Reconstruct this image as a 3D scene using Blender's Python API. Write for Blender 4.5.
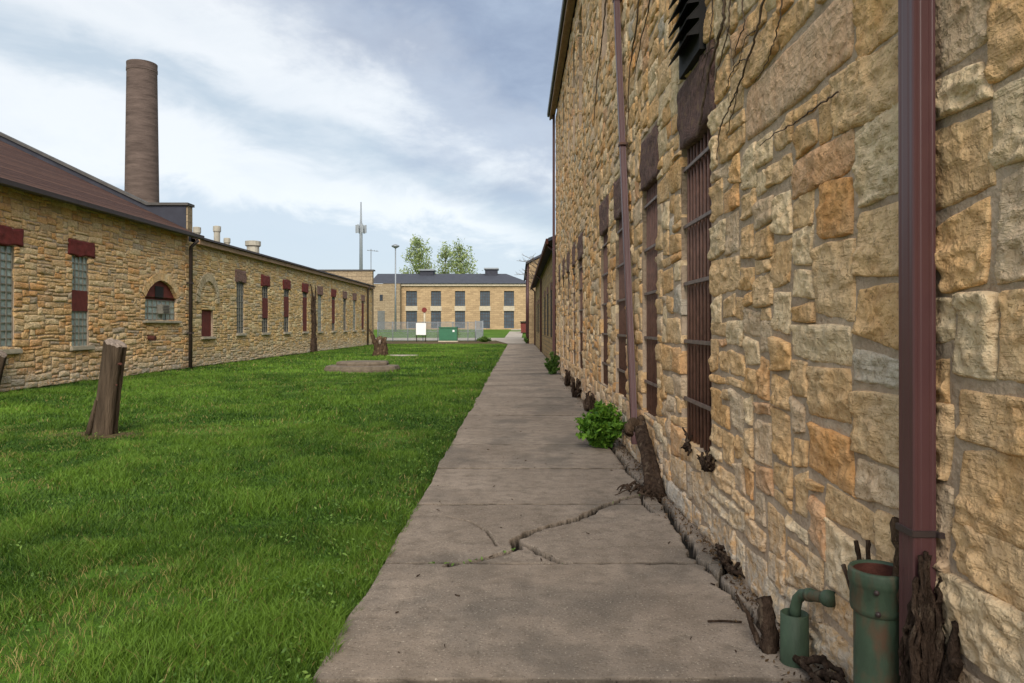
import bpy, math, random
import numpy as np
from mathutils import Vector, Matrix

for o in list(bpy.data.objects): bpy.data.objects.remove(o)
R = math.radians
scene = bpy.context.scene
COL = scene.collection

# ------------------------------------------------------------------ camera
F_PX, VPX, VPY, CAM_Z = 740.0, 518.0, 326.0, 1.6
cam_d = bpy.data.cameras.new("camera"); cam = bpy.data.objects.new("camera", cam_d); COL.objects.link(cam)
cam_d.sensor_width = 36.0; cam_d.lens = F_PX / 1024 * 36.0
cam_d.shift_x = -(VPX - 512) / 1024; cam_d.shift_y = -(341.5 - VPY) / 1024
cam_d.clip_start = 0.05; cam_d.clip_end = 3000
cam.location = (0, 0, CAM_Z); cam.rotation_euler = (R(90), 0, 0)
scene.camera = cam
scene.cycles.max_bounces = 5; scene.cycles.diffuse_bounces = 3; scene.cycles.glossy_bounces = 2; scene.cycles.transmission_bounces = 2

# ------------------------------------------------------------------ light
EXPO = 1.85
scene.view_settings.view_transform = 'Standard'; scene.view_settings.look = 'None'
scene.view_settings.exposure = EXPO; scene.view_settings.gamma = 1.0
scene.view_settings.use_curve_mapping = False
SUN_EL, SUN_AZ = 36.0, 176.0          # azimuth from +Y clockwise: behind and left of the camera
sd = bpy.data.lights.new("sun", 'SUN'); so = bpy.data.objects.new("sun", sd); COL.objects.link(so)
sd.energy = 1.5; sd.angle = R(45); sd.color = (1.0, 0.92, 0.81)
to_sun = Vector((math.sin(R(SUN_AZ)) * math.cos(R(SUN_EL)), math.cos(R(SUN_AZ)) * math.cos(R(SUN_EL)), math.sin(R(SUN_EL))))
so.rotation_euler = to_sun.to_track_quat('Z', 'Y').to_euler(); so.location = (0, -5, 30)

def node(nt, typ, ins=None, **props):
    n = nt.nodes.new(typ)
    for k, v in props.items(): setattr(n, k, v)
    if ins:
        for k, v in ins.items():
            s = n.inputs[k]
            if isinstance(v, bpy.types.NodeSocket): nt.links.new(v, s)
            else: s.default_value = v
    return n
def math_(nt, op, a, b=0.0, c=None, clamp=False):
    d = {0: a, 1: b}
    if c is not None: d[2] = c
    return node(nt, 'ShaderNodeMath', d, operation=op, use_clamp=clamp).outputs[0]
def ramp(nt, fac, stops, interp='LINEAR'):
    n = node(nt, 'ShaderNodeValToRGB', {0: fac}); cr = n.color_ramp; cr.interpolation = interp
    while len(cr.elements) < len(stops): cr.elements.new(0.5)
    for e, (p, c) in zip(cr.elements, stops):
        e.position = p; e.color = (c, c, c, 1) if isinstance(c, (int, float)) else (*c[:3], 1)
    return n.outputs[0]
def mixc(nt, fac, a, b, blend='MIX'):
    n = nt.nodes.new('ShaderNodeMix'); n.data_type = 'RGBA'; n.blend_type = blend
    for i, v in ((0, fac), (6, a), (7, b)):
        if isinstance(v, bpy.types.NodeSocket): nt.links.new(v, n.inputs[i])
        elif i == 0: n.inputs[0].default_value = v
        else: n.inputs[i].default_value = (*v[:3], 1)
    return n.outputs[2]
DETAIL_CAP = 6
def noise(nt, vec, scale, detail=4, rough=0.55, dist=0.0):
    return node(nt, 'ShaderNodeTexNoise', {'Vector': vec, 'Scale': scale, 'Detail': min(detail, DETAIL_CAP), 'Roughness': rough, 'Distortion': dist}).outputs[0]
def scaled(nt, vec, s, loc=(0, 0, 0), rot=(0, 0, 0)):
    return node(nt, 'ShaderNodeMapping', {'Vector': vec, 'Scale': s, 'Location': loc, 'Rotation': rot}).outputs[0]

world = bpy.data.worlds.new("World"); scene.world = world; world.use_nodes = True
nt = world.node_tree; nt.nodes.clear()
tc = node(nt, 'ShaderNodeTexCoord').outputs['Generated']
sky = node(nt, 'ShaderNodeTexSky', sky_type='NISHITA', sun_disc=False, sun_elevation=R(SUN_EL), sun_rotation=R(SUN_AZ))
skyc = mixc(nt, 1.0, sky.outputs[0], (0.10, 0.10, 0.10), 'MULTIPLY')
sep = node(nt, 'ShaderNodeSeparateXYZ', {0: tc}); sx, sy, sz = sep.outputs
def lin(a, b, c):                      # a*x + b*y + c*z
    return math_(nt, 'ADD', math_(nt, 'ADD', math_(nt, 'MULTIPLY', sx, a), math_(nt, 'MULTIPLY', sy, b)), math_(nt, 'MULTIPLY', sz, c))
streak = scaled(nt, tc, (1.0, 1.0, 2.4), rot=(0, R(24), 0))
n1 = noise(nt, streak, 3.2, 6, 0.60, 0.35)
n2 = noise(nt, scaled(nt, tc, (1, 1, 2.2), loc=(3.1, 1.7, 0.4), rot=(0, R(22), 0)), 7.0, 5, 0.62, 0.4)
n3 = noise(nt, scaled(nt, tc, (1, 1, 3.0), loc=(7.3, 0.2, 5.4)), 4.0, 5, 0.6, 0.2)
n4 = noise(nt, scaled(nt, tc, (1, 1, 2.0), loc=(1.3, 9.2, 2.4), rot=(0, R(20), 0)), 14.0, 5, 0.65, 0.3)
nn = math_(nt, 'ADD', math_(nt, 'MULTIPLY', math_(nt, 'SUBTRACT', n1, 0.5), 0.34), math_(nt, 'MULTIPLY', math_(nt, 'SUBTRACT', n4, 0.5), 0.10))
t1 = math_(nt, 'ADD', lin(0.57, -0.156, 1.0), nn)                 # heavy cloud deck, lower edge running down to the right
deck = ramp(nt, math_(nt, 'MULTIPLY_ADD', t1, 3.4, 0.30), [(0.25, 0.0), (0.62, 0.72), (0.95, 1.0)], 'EASE')
deck = math_(nt, 'MULTIPLY', deck, ramp(nt, math_(nt, 'MULTIPLY', t1, 1.0), [(0.26, 1.0), (0.50, 0.10)], 'EASE'))
t2 = math_(nt, 'ABSOLUTE', math_(nt, 'ADD', lin(0.36, -0.160, 1.0), math_(nt, 'MULTIPLY', math_(nt, 'SUBTRACT', n2, 0.5), 0.10)))
band = math_(nt, 'MULTIPLY', ramp(nt, math_(nt, 'MULTIPLY', t2, 10.0), [(0.05, 1.0), (0.5, 0.0)], 'EASE'), ramp(nt, n3, [(0.35, 0.25), (0.6, 0.85)]))
t3 = math_(nt, 'ADD', lin(0.10, 0.0, 1.0), math_(nt, 'MULTIPLY', math_(nt, 'SUBTRACT', n2, 0.5), 0.16))
low = ramp(nt, t3, [(0.06, 0.75), (0.10, 0.70), (0.135, 0.0)], 'EASE')
hor = ramp(nt, sz, [(0.0, 0.8), (0.05, 0.0)])
thin = ramp(nt, n2, [(0.46, 0.0), (0.76, 0.28)])
K = 1.0 / (2 ** EXPO)
def kc(c): return tuple(x * K for x in c)
white, grey, dark, blue = kc((0.90, 0.93, 0.95)), kc((0.50, 0.60, 0.69)), kc((0.275, 0.335, 0.46)), kc((0.50, 0.61, 0.73))
c = mixc(nt, thin, white, kc((0.62, 0.70, 0.77)))
c = mixc(nt, low, c, blue)
c = mixc(nt, band, c, grey)
deckc = mixc(nt, ramp(nt, math_(nt, 'ADD', math_(nt, 'MULTIPLY', n3, 0.6), math_(nt, 'MULTIPLY', n4, 0.4)), [(0.38, 0.0), (0.62, 1.0)]), dark, kc((0.40, 0.475, 0.60)))
c = mixc(nt, deck, c, deckc)
c = mixc(nt, math_(nt, 'MULTIPLY', hor, 0.4), c, kc((0.72, 0.80, 0.88)))
c = mixc(nt, 0.94, skyc, c)
bg = node(nt, 'ShaderNodeBackground', {'Color': c, 'Strength': 1.0})
nt.links.new(bg.outputs[0], node(nt, 'ShaderNodeOutputWorld').inputs[0])

DETAIL_CAP = 4
# ------------------------------------------------------------------ small tools
rng = random.Random(7); nrg = np.random.default_rng(7)
def lin1(c): c /= 255.0; return c / 12.92 if c <= 0.04045 else ((c + 0.055) / 1.055) ** 2.4
def rgb(r, g, b): return (lin1(r), lin1(g), lin1(b))
_tab = np.random.default_rng(11).random((256, 256))
def vnoise(u, v):
    u = np.asarray(u, float); v = np.asarray(v, float)
    iu = np.floor(u).astype(int); iv = np.floor(v).astype(int); fu = u - iu; fv = v - iv
    fu = fu * fu * (3 - 2 * fu); fv = fv * fv * (3 - 2 * fv)
    a = _tab[iu & 255, iv & 255]; b = _tab[(iu + 1) & 255, iv & 255]; c_ = _tab[iu & 255, (iv + 1) & 255]; d = _tab[(iu + 1) & 255, (iv + 1) & 255]
    return (a * (1 - fu) + b * fu) * (1 - fv) + (c_ * (1 - fu) + d * fu) * fv - 0.5
def fbm(u, v, o=4):
    s = 0; a = 1.0
    for k in range(o): s = s + a * vnoise(u * 2 ** k + 17.3 * k, v * 2 ** k + 9.1 * k); a *= 0.5
    return s

def link(name, me, mat, parent=None, smooth=False, kind=None, label=None):
    if mat is not None and not me.materials: me.materials.append(mat)
    if smooth: me.polygons.foreach_set('use_smooth', np.ones(len(me.polygons), bool))
    o = bpy.data.objects.new(name, me); COL.objects.link(o)
    if parent is not None: attach(o, parent)
    if kind: o['kind'] = kind
    if label: o['label'] = label
    return o
def world_loc(p):
    m = Matrix.Translation(p.location)
    return m if p.parent is None else world_loc(p.parent) @ p.matrix_parent_inverse @ m
def attach(o, parent):
    o.parent = parent
    m = Matrix.Translation(parent.location) @ parent.rotation_euler.to_matrix().to_4x4()
    if parent.parent is not None: m = parent.parent_m @ m if hasattr(parent, 'parent_m') else m
    pm = Matrix.Identity(4); q = parent
    chain = []
    while q is not None: chain.append(q); q = q.parent
    for q in reversed(chain):
        pm = pm @ (q.matrix_parent_inverse if q.parent is not None else Matrix.Identity(4)) @ Matrix.Translation(q.location) @ q.rotation_euler.to_matrix().to_4x4()
    o.matrix_parent_inverse = pm.inverted()
def thing(name, loc, label, cat, group=None):
    o = bpy.data.objects.new(name, None); COL.objects.link(o); o.location = loc; o.empty_display_size = 0.2
    o['label'] = label; o['category'] = cat
    if group: o['group'] = group
    return o
def tag(o, label, cat, kind=None):
    o['label'] = label; o['category'] = cat
    if kind: o['kind'] = kind
    return o
def mesh(name, V, Fs, cols=None):
    """V (n,3) array; Fs list of (m,k) index arrays or list of tuples"""
    me = bpy.data.meshes.new(name)
    V = np.asarray(V, np.float32)
    if isinstance(Fs, np.ndarray): Fs = [Fs]
    if len(Fs) and not isinstance(Fs[0], np.ndarray):
        me.from_pydata(V.tolist(), [], [tuple(f) for f in Fs])
    else:
        nl = sum(f.size for f in Fs); npoly = sum(len(f) for f in Fs)
        me.vertices.add(len(V)); me.vertices.foreach_set('co', V.ravel())
        me.loops.add(nl); me.loops.foreach_set('vertex_index', np.concatenate([f.ravel() for f in Fs]).astype(np.int32))
        me.polygons.add(npoly)
        sizes = np.concatenate([np.full(len(f), f.shape[1]) for f in Fs])
        starts = np.concatenate([[0], np.cumsum(sizes)[:-1]]).astype(np.int32)
        me.polygons.foreach_set('loop_start', starts)
        me.update(calc_edges=True); me.validate()
    if cols is not None:
        a = me.color_attributes.new('Col', 'FLOAT_COLOR', 'POINT')
        cc = np.ones((len(V), 4), np.float32); cc[:, :3] = cols; a.data.foreach_set('color', cc.ravel())
    me.update()
    return me

class MB:
    def __init__(s): s.V = []; s.F = []
    def add(s, V, F):
        n = len(s.V); s.V += [tuple(v) for v in V]; s.F += [tuple(i + n for i in f) for f in F]; return s
    def box(s, x0, x1, y0, y1, z0, z1, bev=0.0):
        if bev <= 0:
            V = [(x, y, z) for z in (z0, z1) for y in (y0, y1) for x in (x0, x1)]
            return s.add(V, [(0, 2, 3, 1), (4, 5, 7, 6), (0, 1, 5, 4), (2, 6, 7, 3), (0, 4, 6, 2), (1, 3, 7, 5)])
        import bmesh
        bm = bmesh.new(); bmesh.ops.create_cube(bm, size=1.0)
        for v in bm.verts: v.co = Vector(((x0 + x1) / 2 + v.co.x * (x1 - x0), (y0 + y1) / 2 + v.co.y * (y1 - y0), (z0 + z1) / 2 + v.co.z * (z1 - z0)))
        bmesh.ops.bevel(bm, geom=bm.edges[:], offset=bev, segments=2, affect='EDGES')
        bm.verts.index_update(); V = [v.co[:] for v in bm.verts]; F = [tuple(v.index for v in f.verts) for f in bm.faces]; bm.free()
        return s.add(V, F)
    def tube(s, path, rad, n=8, wob=0.0, seed=0, cap=True):
        rr = random.Random(seed); P = [Vector(p) for p in path]; m = len(P)
        if not hasattr(rad, '__len__'): rad = [rad] * m
        V = []; F = []; up = None
        for i, p in enumerate(P):
            t = (P[min(i + 1, m - 1)] - P[max(i - 1, 0)]).normalized()
            if up is None: up = Vector((0, 0, 1)) if abs(t.z) < 0.9 else Vector((1, 0, 0))
            a = t.cross(up).normalized(); b = a.cross(t).normalized(); up = b
            for k in range(n):
                an = 2 * math.pi * k / n; r = rad[i] * (1 + wob * (rr.random() - 0.5) * 2)
                V.append(p + a * math.cos(an) * r + b * math.sin(an) * r)
        for i in range(m - 1):
            for k in range(n):
                k2 = (k + 1) % n; F.append((i * n + k, i * n + k2, (i + 1) * n + k2, (i + 1) * n + k))
        if cap: F.append(tuple(range(n - 1, -1, -1))); F.append(tuple((m - 1) * n + k for k in range(n)))
        return s.add(V, F)
    def lathe(s, prof, c, n=24, closed=False):
        V = []; F = []
        for r, z in prof:
            for k in range(n): an = 2 * math.pi * k / n; V.append((c[0] + r * math.cos(an), c[1] + r * math.sin(an), c[2] + z))
        m = len(prof)
        for i in range(m - 1):
            for k in range(n): k2 = (k + 1) % n; F.append((i * n + k, i * n + k2, (i + 1) * n + k2, (i + 1) * n + k))
        if closed: F.append(tuple(range(n - 1, -1, -1))); F.append(tuple((m - 1) * n + k for k in range(n)))
        return s.add(V, F)
    def quad(s, a, b, c_, d): return s.add([a, b, c_, d], [(0, 1, 2, 3)])
    def build(s, name, mat, parent=None, smooth=False, kind=None, label=None):
        return link(name, mesh(name, np.array(s.V, float), s.F), mat, parent, smooth, kind, label)

def gnarl(name, parent, strands, matl, n=9, wob=0.28, seed=0):
    mb = MB(); n = int(n * 1.4)
    for k, (path, rad_) in enumerate(strands): mb.tube(path, rad_, n, wob, seed + k)
    return mb.build(name, matl, parent, smooth=True)
def refine(path, sub=4, j=0.01, seed=0):
    rr = random.Random(seed); out = []
    P = [Vector(p) for p in path]
    for i in range(len(P) - 1):
        for s in range(sub):
            f = s / sub; a = P[max(0, i - 1)]; b_ = P[i]; c_ = P[i + 1]; d = P[min(len(P) - 1, i + 2)]
            v = 0.5 * ((2 * b_) + (c_ - a) * f + (2 * a - 5 * b_ + 4 * c_ - d) * f * f + (3 * b_ - a - 3 * c_ + d) * f ** 3)
            out.append(v + Vector((rr.uniform(-j, j), rr.uniform(-j, j), rr.uniform(-j, j))) if (i or s) else v)
    out.append(P[-1]); return out
def taper(r0, r1, n): return [r0 + (r1 - r0) * k / (n - 1) for k in range(n)]
def strand(path, r0, r1, sub=4, j=0.008, seed=0):
    p = refine(path, sub, j, seed); return (p, taper(r0, r1, len(p)))

# ------------------------------------------------------------------ materials
def mat(name):
    m = bpy.data.materials.new(name); m.use_nodes = True; t = m.node_tree; t.nodes.clear()
    b = node(t, 'ShaderNodeBsdfPrincipled'); o = node(t, 'ShaderNodeOutputMaterial'); t.links.new(b.outputs[0], o.inputs[0])
    return m, t, b
def setc(t, b, col, rough=0.8, bump=None, spec=0.3, metal=0.0):
    if isinstance(col, bpy.types.NodeSocket): t.links.new(col, b.inputs['Base Color'])
    else: b.inputs['Base Color'].default_value = (*col, 1)
    if isinstance(rough, bpy.types.NodeSocket): t.links.new(rough, b.inputs['Roughness'])
    else: b.inputs['Roughness'].default_value = rough
    b.inputs['Specular IOR Level'].default_value = spec; b.inputs['Metallic'].default_value = metal
    if bump is not None: t.links.new(bump, b.inputs['Normal'])
def bumpn(t, h, strength=0.5, dist=0.02, nrm=None):
    d = {'Height': h, 'Strength': strength, 'Distance': dist}
    if nrm is not None: d['Normal'] = nrm
    return node(t, 'ShaderNodeBump', d).outputs[0]
def simple(name, col, var=0.25, scale=6.0, rough=0.7, bump=0.3, bdist=0.01, spec=0.3, metal=0.0, stretch=(1, 1, 1), dirt=None, dirtc=None):
    m, t, b = mat(name); pos = node(t, 'ShaderNodeNewGeometry').outputs['Position']
    v = scaled(t, pos, stretch); n = noise(t, v, scale, 6, 0.6)
    lo = tuple(x * (1 - var) for x in col); hi = tuple(min(1, x * (1 + var)) for x in col)
    cc = mixc(t, ramp(t, n, [(0.3, 0.0), (0.7, 1.0)]), lo, hi)
    if dirt:
        n2_ = noise(t, scaled(t, pos, stretch, loc=(4, 7, 2)), scale * 0.6, 7, 0.65)
        cc = mixc(t, ramp(t, n2_, [(dirt, 0.0), (min(1, dirt + 0.12), 1.0)]), cc, dirtc)
    bn = noise(t, v, scale * 4, 5, 0.6)
    setc(t, b, cc, rough, bumpn(t, bn, bump, bdist), spec, metal)
    return m

def stone_mat(name, dark=1.0, bscale=1.0, sootc=rgb(70, 62, 52), soot=0.66):
    m, t, b = mat(name); pos = node(t, 'ShaderNodeNewGeometry').outputs['Position']
    at = node(t, 'ShaderNodeAttribute', attribute_name='Col').outputs['Color']
    big = noise(t, pos, 2.3, 4, 0.6); med = noise(t, pos, 13.0, 5, 0.66, 0.4); fine = noise(t, pos, 60.0, 3, 0.6)
    layer = noise(t, scaled(t, pos, (5, 5, 42)), 1.0, 4, 0.62, 0.6)
    c1 = mixc(t, ramp(t, med, [(0.30, 0.0), (0.70, 1.0)]), mixc(t, 1.0, at, (0.72, 0.64, 0.56), 'MULTIPLY'), mixc(t, 1.0, at, (1.16, 1.16, 1.15), 'MULTIPLY'))
    c1 = mixc(t, ramp(t, big, [(0.40, 0.0), (0.75, 0.40)]), c1, rgb(206, 196, 172))                 # lime bloom
    zc = node(t, 'ShaderNodeSeparateXYZ', {0: pos}).outputs[2]
    salt = math_(t, 'MULTIPLY', ramp(t, zc, [(0.05, 0.85), (0.75, 0.0)]), ramp(t, med, [(0.38, 0.0), (0.58, 1.0)]))
    c1 = mixc(t, salt, c1, rgb(186, 178, 166))                                                       # salt bloom near the ground
    c1 = mixc(t, ramp(t, layer, [(0.24, 0.75), (0.40, 0.0)]), c1, mixc(t, 1.0, at, (0.45, 0.36, 0.29), 'MULTIPLY'))   # dark bedding cracks
    c1 = mixc(t, ramp(t, noise(t, scaled(t, pos, (1, 1, 1), loc=(9, 3, 1)), 5.0, 5, 0.7), [(soot, 0.0), (soot + 0.10, 0.75)]), c1, sootc)
    c1 = mixc(t, ramp(t, fine, [(0.27, 0.7), (0.40, 0.0)]), c1, rgb(92, 74, 52))                      # pits
    vor = node(t, 'ShaderNodeTexVoronoi', {'Vector': mixc(t, 0.12, pos, node(t, 'ShaderNodeTexNoise', {'Vector': pos, 'Scale': 6.0, 'Detail': 3.0}).outputs[1]), 'Scale': 22.0}).outputs[0]
    h = math_(t, 'ADD', math_(t, 'ADD', math_(t, 'MULTIPLY', vor, 0.55), math_(t, 'MULTIPLY', layer, math_(t, 'MULTIPLY', ramp(t, big, [(0.40, 0.05), (0.62, 0.8)]), 0.9))), math_(t, 'ADD', math_(t, 'MULTIPLY', med, 1.0), math_(t, 'MULTIPLY', fine, 0.38)))
    setc(t, b, c1, 0.92, bumpn(t, h, 1.0, 0.023 * bscale), 0.15)
    return m
M_STONE = stone_mat('rough_limestone')
M_STONE_L = stone_mat('weathered_coursed_limestone', bscale=1.4, soot=0.67)
def mortar_mat():
    m, t, b = mat('lime_mortar'); pos = node(t, 'ShaderNodeNewGeometry').outputs['Position']
    n = noise(t, pos, 3.0, 6, 0.65); f = noise(t, pos, 30.0, 6, 0.6)
    cc = mixc(t, ramp(t, n, [(0.3, 0.0), (0.7, 1.0)]), rgb(152, 132, 112), rgb(190, 169, 146))
    cc = mixc(t, ramp(t, f, [(0.28, 0.65), (0.42, 0.0)]), cc, rgb(126, 106, 86))
    setc(t, b, cc, 0.95, bumpn(t, math_(t, 'ADD', f, math_(t, 'MULTIPLY', n, 1.5)), 0.8, 0.02), 0.1)
    return m
M_MORTAR = mortar_mat()
M_LINTEL = simple('flaking_purple_brown_paint', rgb(126, 98, 91), 0.45, 20, 0.9, 1.0, 0.05, dirt=0.53, dirtc=rgb(150, 122, 100))
M_REDLINTEL = simple('dull_red_painted_stone', rgb(104, 42, 38), 0.25, 6, 0.8, 0.5, 0.02, dirt=0.70, dirtc=rgb(80, 60, 52))
M_MAROON = simple('maroon_painted_metal', rgb(84, 54, 55), 0.10, 5, 0.42, 0.12, 0.003, spec=0.45, stretch=(1, 1, 0.25), dirt=0.66, dirtc=rgb(74, 46, 46))
M_BAR = simple('rusty_brown_bar', rgb(104, 74, 62), 0.3, 14, 0.6, 0.4, 0.004, spec=0.4, dirt=0.60, dirtc=rgb(112, 82, 66))
M_RAIL = simple('worn_grey_brown_strap', rgb(112, 94, 86), 0.3, 14, 0.55, 0.4, 0.004, spec=0.4, dirt=0.58, dirtc=rgb(80, 56, 48))
M_BOARD = simple('dark_maroon_shutter_board', rgb(34, 23, 21), 0.3, 4, 0.75, 0.4, 0.006, stretch=(1, 1, 0.3))
M_BLACK = simple('sooty_black_metal', (0.012, 0.011, 0.011), 0.3, 6, 0.75, 0.2)
M_GUTTER = simple('dark_gutter_metal', rgb(58, 48, 46), 0.2, 4, 0.5, 0.2, spec=0.4)
M_FASCIA = simple('brown_fascia_board', rgb(146, 118, 92), 0.25, 5, 0.7, 0.3)
M_GREEN = simple('chipped_green_pipe_paint', rgb(60, 76, 60), 0.30, 9, 0.6, 0.6, 0.006, spec=0.3, stretch=(1, 1, 0.45), dirt=0.57, dirtc=rgb(84, 66, 50))
M_RUST = simple('rusty_iron', rgb(78, 44, 35), 0.35, 12, 0.85, 0.5)
M_BARK = simple('dark_shredded_vine_bark', rgb(70, 57, 48), 0.6, 30, 0.95, 1.0, 0.03, stretch=(1, 1, 0.3), spec=0.05, dirt=0.56, dirtc=rgb(108, 94, 80))
M_VINE = simple('grey_brown_dry_vine', rgb(96, 82, 70), 0.35, 20, 0.9, 0.8, 0.01, spec=0.1)
M_STUMPWOOD = simple('cut_grey_wood', rgb(98, 80, 64), 0.5, 22, 0.9, 1.0, 0.05, stretch=(1, 1, 0.4), spec=0.1)
M_POST = simple('weathered_timber_post', rgb(74, 63, 52), 0.45, 12, 0.9, 1.0, 0.03, stretch=(1, 1, 0.09), spec=0.1, dirt=0.62, dirtc=rgb(112, 96, 74))
M_POSTTOP = simple('bleached_timber_end', rgb(128, 116, 106), 0.3, 22, 0.9, 0.8, 0.02, spec=0.1)
M_STUMPDARK = simple('mottled_stump_bark', rgb(72, 58, 46), 0.5, 7, 0.9, 1.0, 0.05, spec=0.05, dirt=0.55, dirtc=rgb(116, 100, 78))
M_SMOKE = simple('sooty_chimney_brick', rgb(88, 76, 71), 0.32, 0.55, 0.9, 0.6, 0.08, stretch=(1, 1, 6), spec=0.1)
M_TAR = simple('tarred_parapet', rgb(44, 46, 56), 0.25, 2, 0.7, 0.3)
M_COPING = simple('dark_grey_coping', rgb(72, 70, 68), 0.25, 3, 0.8, 0.3)
M_GLASSBLOCK = simple('grey_green_glass_block', rgb(150, 166, 164), 0.30, 7, 0.22, 0.3, 0.01, spec=0.6)
M_FRAME = simple('pale_grey_window_frame', rgb(126, 122, 112), 0.2, 6, 0.7, 0.2)
M_DKGLASS = simple('dark_window_glass', rgb(40, 46, 54), 0.35, 2.5, 0.35, 0.1, 0.01, spec=0.25)
M_GREYWIN = simple('grey_boarded_window', rgb(92, 94, 92), 0.2, 4, 0.7, 0.2)
M_REDBOARD = simple('faded_red_board', rgb(96, 44, 38), 0.25, 5, 0.8, 0.2)
M_SILL = simple('pale_stone_sill', rgb(166, 156, 138), 0.2, 5, 0.9, 0.6, 0.02)
M_FARGLASS = simple('blue_grey_far_glass', rgb(58, 70, 80), 0.35, 1.2, 0.4, 0.1, 0.01, spec=0.3)
M_SILLTAN = simple('tan_stone_sill', rgb(176, 150, 112), 0.25, 9, 0.9, 0.8, 0.03, dirt=0.6, dirtc=rgb(120, 100, 80))
M_METALGREY = simple('galvanised_grey_metal', rgb(120, 126, 132), 0.15, 4, 0.5, 0.1, spec=0.5, metal=0.3)
M_CABINET = simple('green_cabinet_paint', rgb(38, 92, 66), 0.12, 2, 0.5, 0.05, spec=0.4)
M_WHITE = simple('white_sign_enamel', rgb(206, 208, 208), 0.05, 2, 0.5, 0.05)
M_VENTSTONE = simple('pale_vent_stack', rgb(150, 146, 134), 0.2, 3, 0.85, 0.3)
M_SLATE = simple('slate_grey_roof', rgb(58, 61, 70), 0.2, 1.2, 0.8, 0.3, stretch=(1, 1, 6))
M_FARWALL = None

def coursed(name, a, b_, mort, bw, bh, ms=0.02, var=0.5):
    m, t, b = mat(name); pos = node(t, 'ShaderNodeNewGeometry').outputs['Position']
    nrm = node(t, 'ShaderNodeNewGeometry').outputs['Normal']
    s = node(t, 'ShaderNodeSeparateXYZ', {0: pos}).outputs; sn = node(t, 'ShaderNodeSeparateXYZ', {0: nrm}).outputs
    usey = math_(t, 'GREATER_THAN', math_(t, 'ABSOLUTE', sn[0]), 0.7)
    u = math_(t, 'ADD', math_(t, 'MULTIPLY', s[1], usey), math_(t, 'MULTIPLY', s[0], math_(t, 'SUBTRACT', 1.0, usey)))
    wob = noise(t, pos, 1.4, 3, 0.5); zz = math_(t, 'MULTIPLY_ADD', wob, bh * 0.8, s[2])
    v = node(t, 'ShaderNodeCombineXYZ', {0: u, 1: zz, 2: 0.0}).outputs[0]
    br = node(t, 'ShaderNodeTexBrick', {'Vector': v, 'Color1': (*a, 1), 'Color2': (*b_, 1), 'Mortar': (*mort, 1), 'Scale': 1.0, 'Mortar Size': ms, 'Mortar Smooth': 0.4, 'Bias': 0.0, 'Brick Width': bw, 'Row Height': bh})
    n = noise(t, pos, 1.7, 6, 0.65); f = noise(t, pos, 8.0, 6, 0.65)
    cc = mixc(t, ramp(t, f, [(0.3, 0.0), (0.7, 1.0)]), mixc(t, 1.0, br.outputs[0], (0.72, 0.70, 0.66), 'MULTIPLY'), mixc(t, 1.0, br.outputs[0], (1.18, 1.16, 1.12), 'MULTIPLY'))
    cc = mixc(t, ramp(t, n, [(0.55, 0.0), (0.75, 0.45)]), cc, mort)
    h = math_(t, 'SUBTRACT', math_(t, 'MULTIPLY', f, 0.7), math_(t, 'MULTIPLY', br.outputs[1], 1.0))
    setc(t, b, cc, 0.92, bumpn(t, h, 0.7, 0.04), 0.12)
    return m
M_FARWALL = coursed('tan_coursed_stone', rgb(170, 148, 118), rgb(148, 128, 102), rgb(150, 130, 104), 0.9, 0.35)
M_FARGREY = coursed('greyed_coursed_stone', rgb(150, 136, 114), rgb(132, 118, 98), rgb(124, 112, 96), 0.8, 0.3)
M_SHINGLE = coursed('brown_red_shingle', rgb(84, 62, 54), rgb(66, 48, 44), rgb(48, 36, 34), 0.35, 0.14, 0.012)
M_PLAINWALL = coursed('plain_rubble_wall', rgb(176, 150, 108), rgb(150, 126, 90), rgb(132, 120, 98), 0.5, 0.22, 0.025)

# ------------------------------------------------------------------ ground, road, walk
def ground_z(x, y):
    y = np.asarray(y, float); t = np.clip((y - 100.0) / 26.0, 0, 1); t = t * t * (3 - 2 * t)
    return 1.05 * t
def grass_ground(name):
    m, t, b = mat(name); pos = node(t, 'ShaderNodeNewGeometry').outputs['Position']
    n = noise(t, pos, 0.35, 6, 0.65); f = noise(t, pos, 9.0, 6, 0.7); p = noise(t, scaled(t, pos, (1, 1, 1), loc=(5, 2, 0)), 0.8, 6, 0.65)
    cc = mixc(t, ramp(t, n, [(0.35, 0.0), (0.65, 1.0)]), rgb(62, 94, 28), rgb(86, 118, 40))
    cc = mixc(t, ramp(t, f, [(0.35, 0.8), (0.60, 0.0)]), cc, rgb(54, 70, 28))
    cc = mixc(t, ramp(t, p, [(0.66, 0.0), (0.78, 0.7)]), cc, rgb(122, 108, 70))
    setc(t, b, cc, 0.95, bumpn(t, f, 0.8, 0.05), 0.1)
    return m
M_GROUND = grass_ground('lawn_ground')
M_SOIL = simple('dark_soil', rgb(82, 70, 50), 0.35, 8, 0.95, 0.8, 0.02, spec=0.1)

ys = np.concatenate([np.linspace(-60, 100, 81), np.linspace(101, 128, 28), np.array([150, 250, 500, 900, 1600])])
xs = np.array([-900, -400, -150, -80, -40, -20, -12.6, -6, -3, -1.3, -0.97, -0.94, 1.6, 1.7, 6, 20, 60, 150, 400, 900.0])
GX, GY = np.meshgrid(xs, ys, indexing='ij'); GZ = ground_z(GX, GY) - 0.03 - 0.35 * ((GX > -0.95) & (GX < 1.65) & (GY < 66.1))
idx = np.arange(GX.size).reshape(GX.shape)
Fq = np.stack([idx[:-1, :-1], idx[1:, :-1], idx[1:, 1:], idx[:-1, 1:]], -1).reshape(-1, 4)
g = link('ground', mesh('ground', np.stack([GX, GY, GZ], -1).reshape(-1, 3), Fq), M_GROUND); g['kind'] = 'structure'

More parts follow.
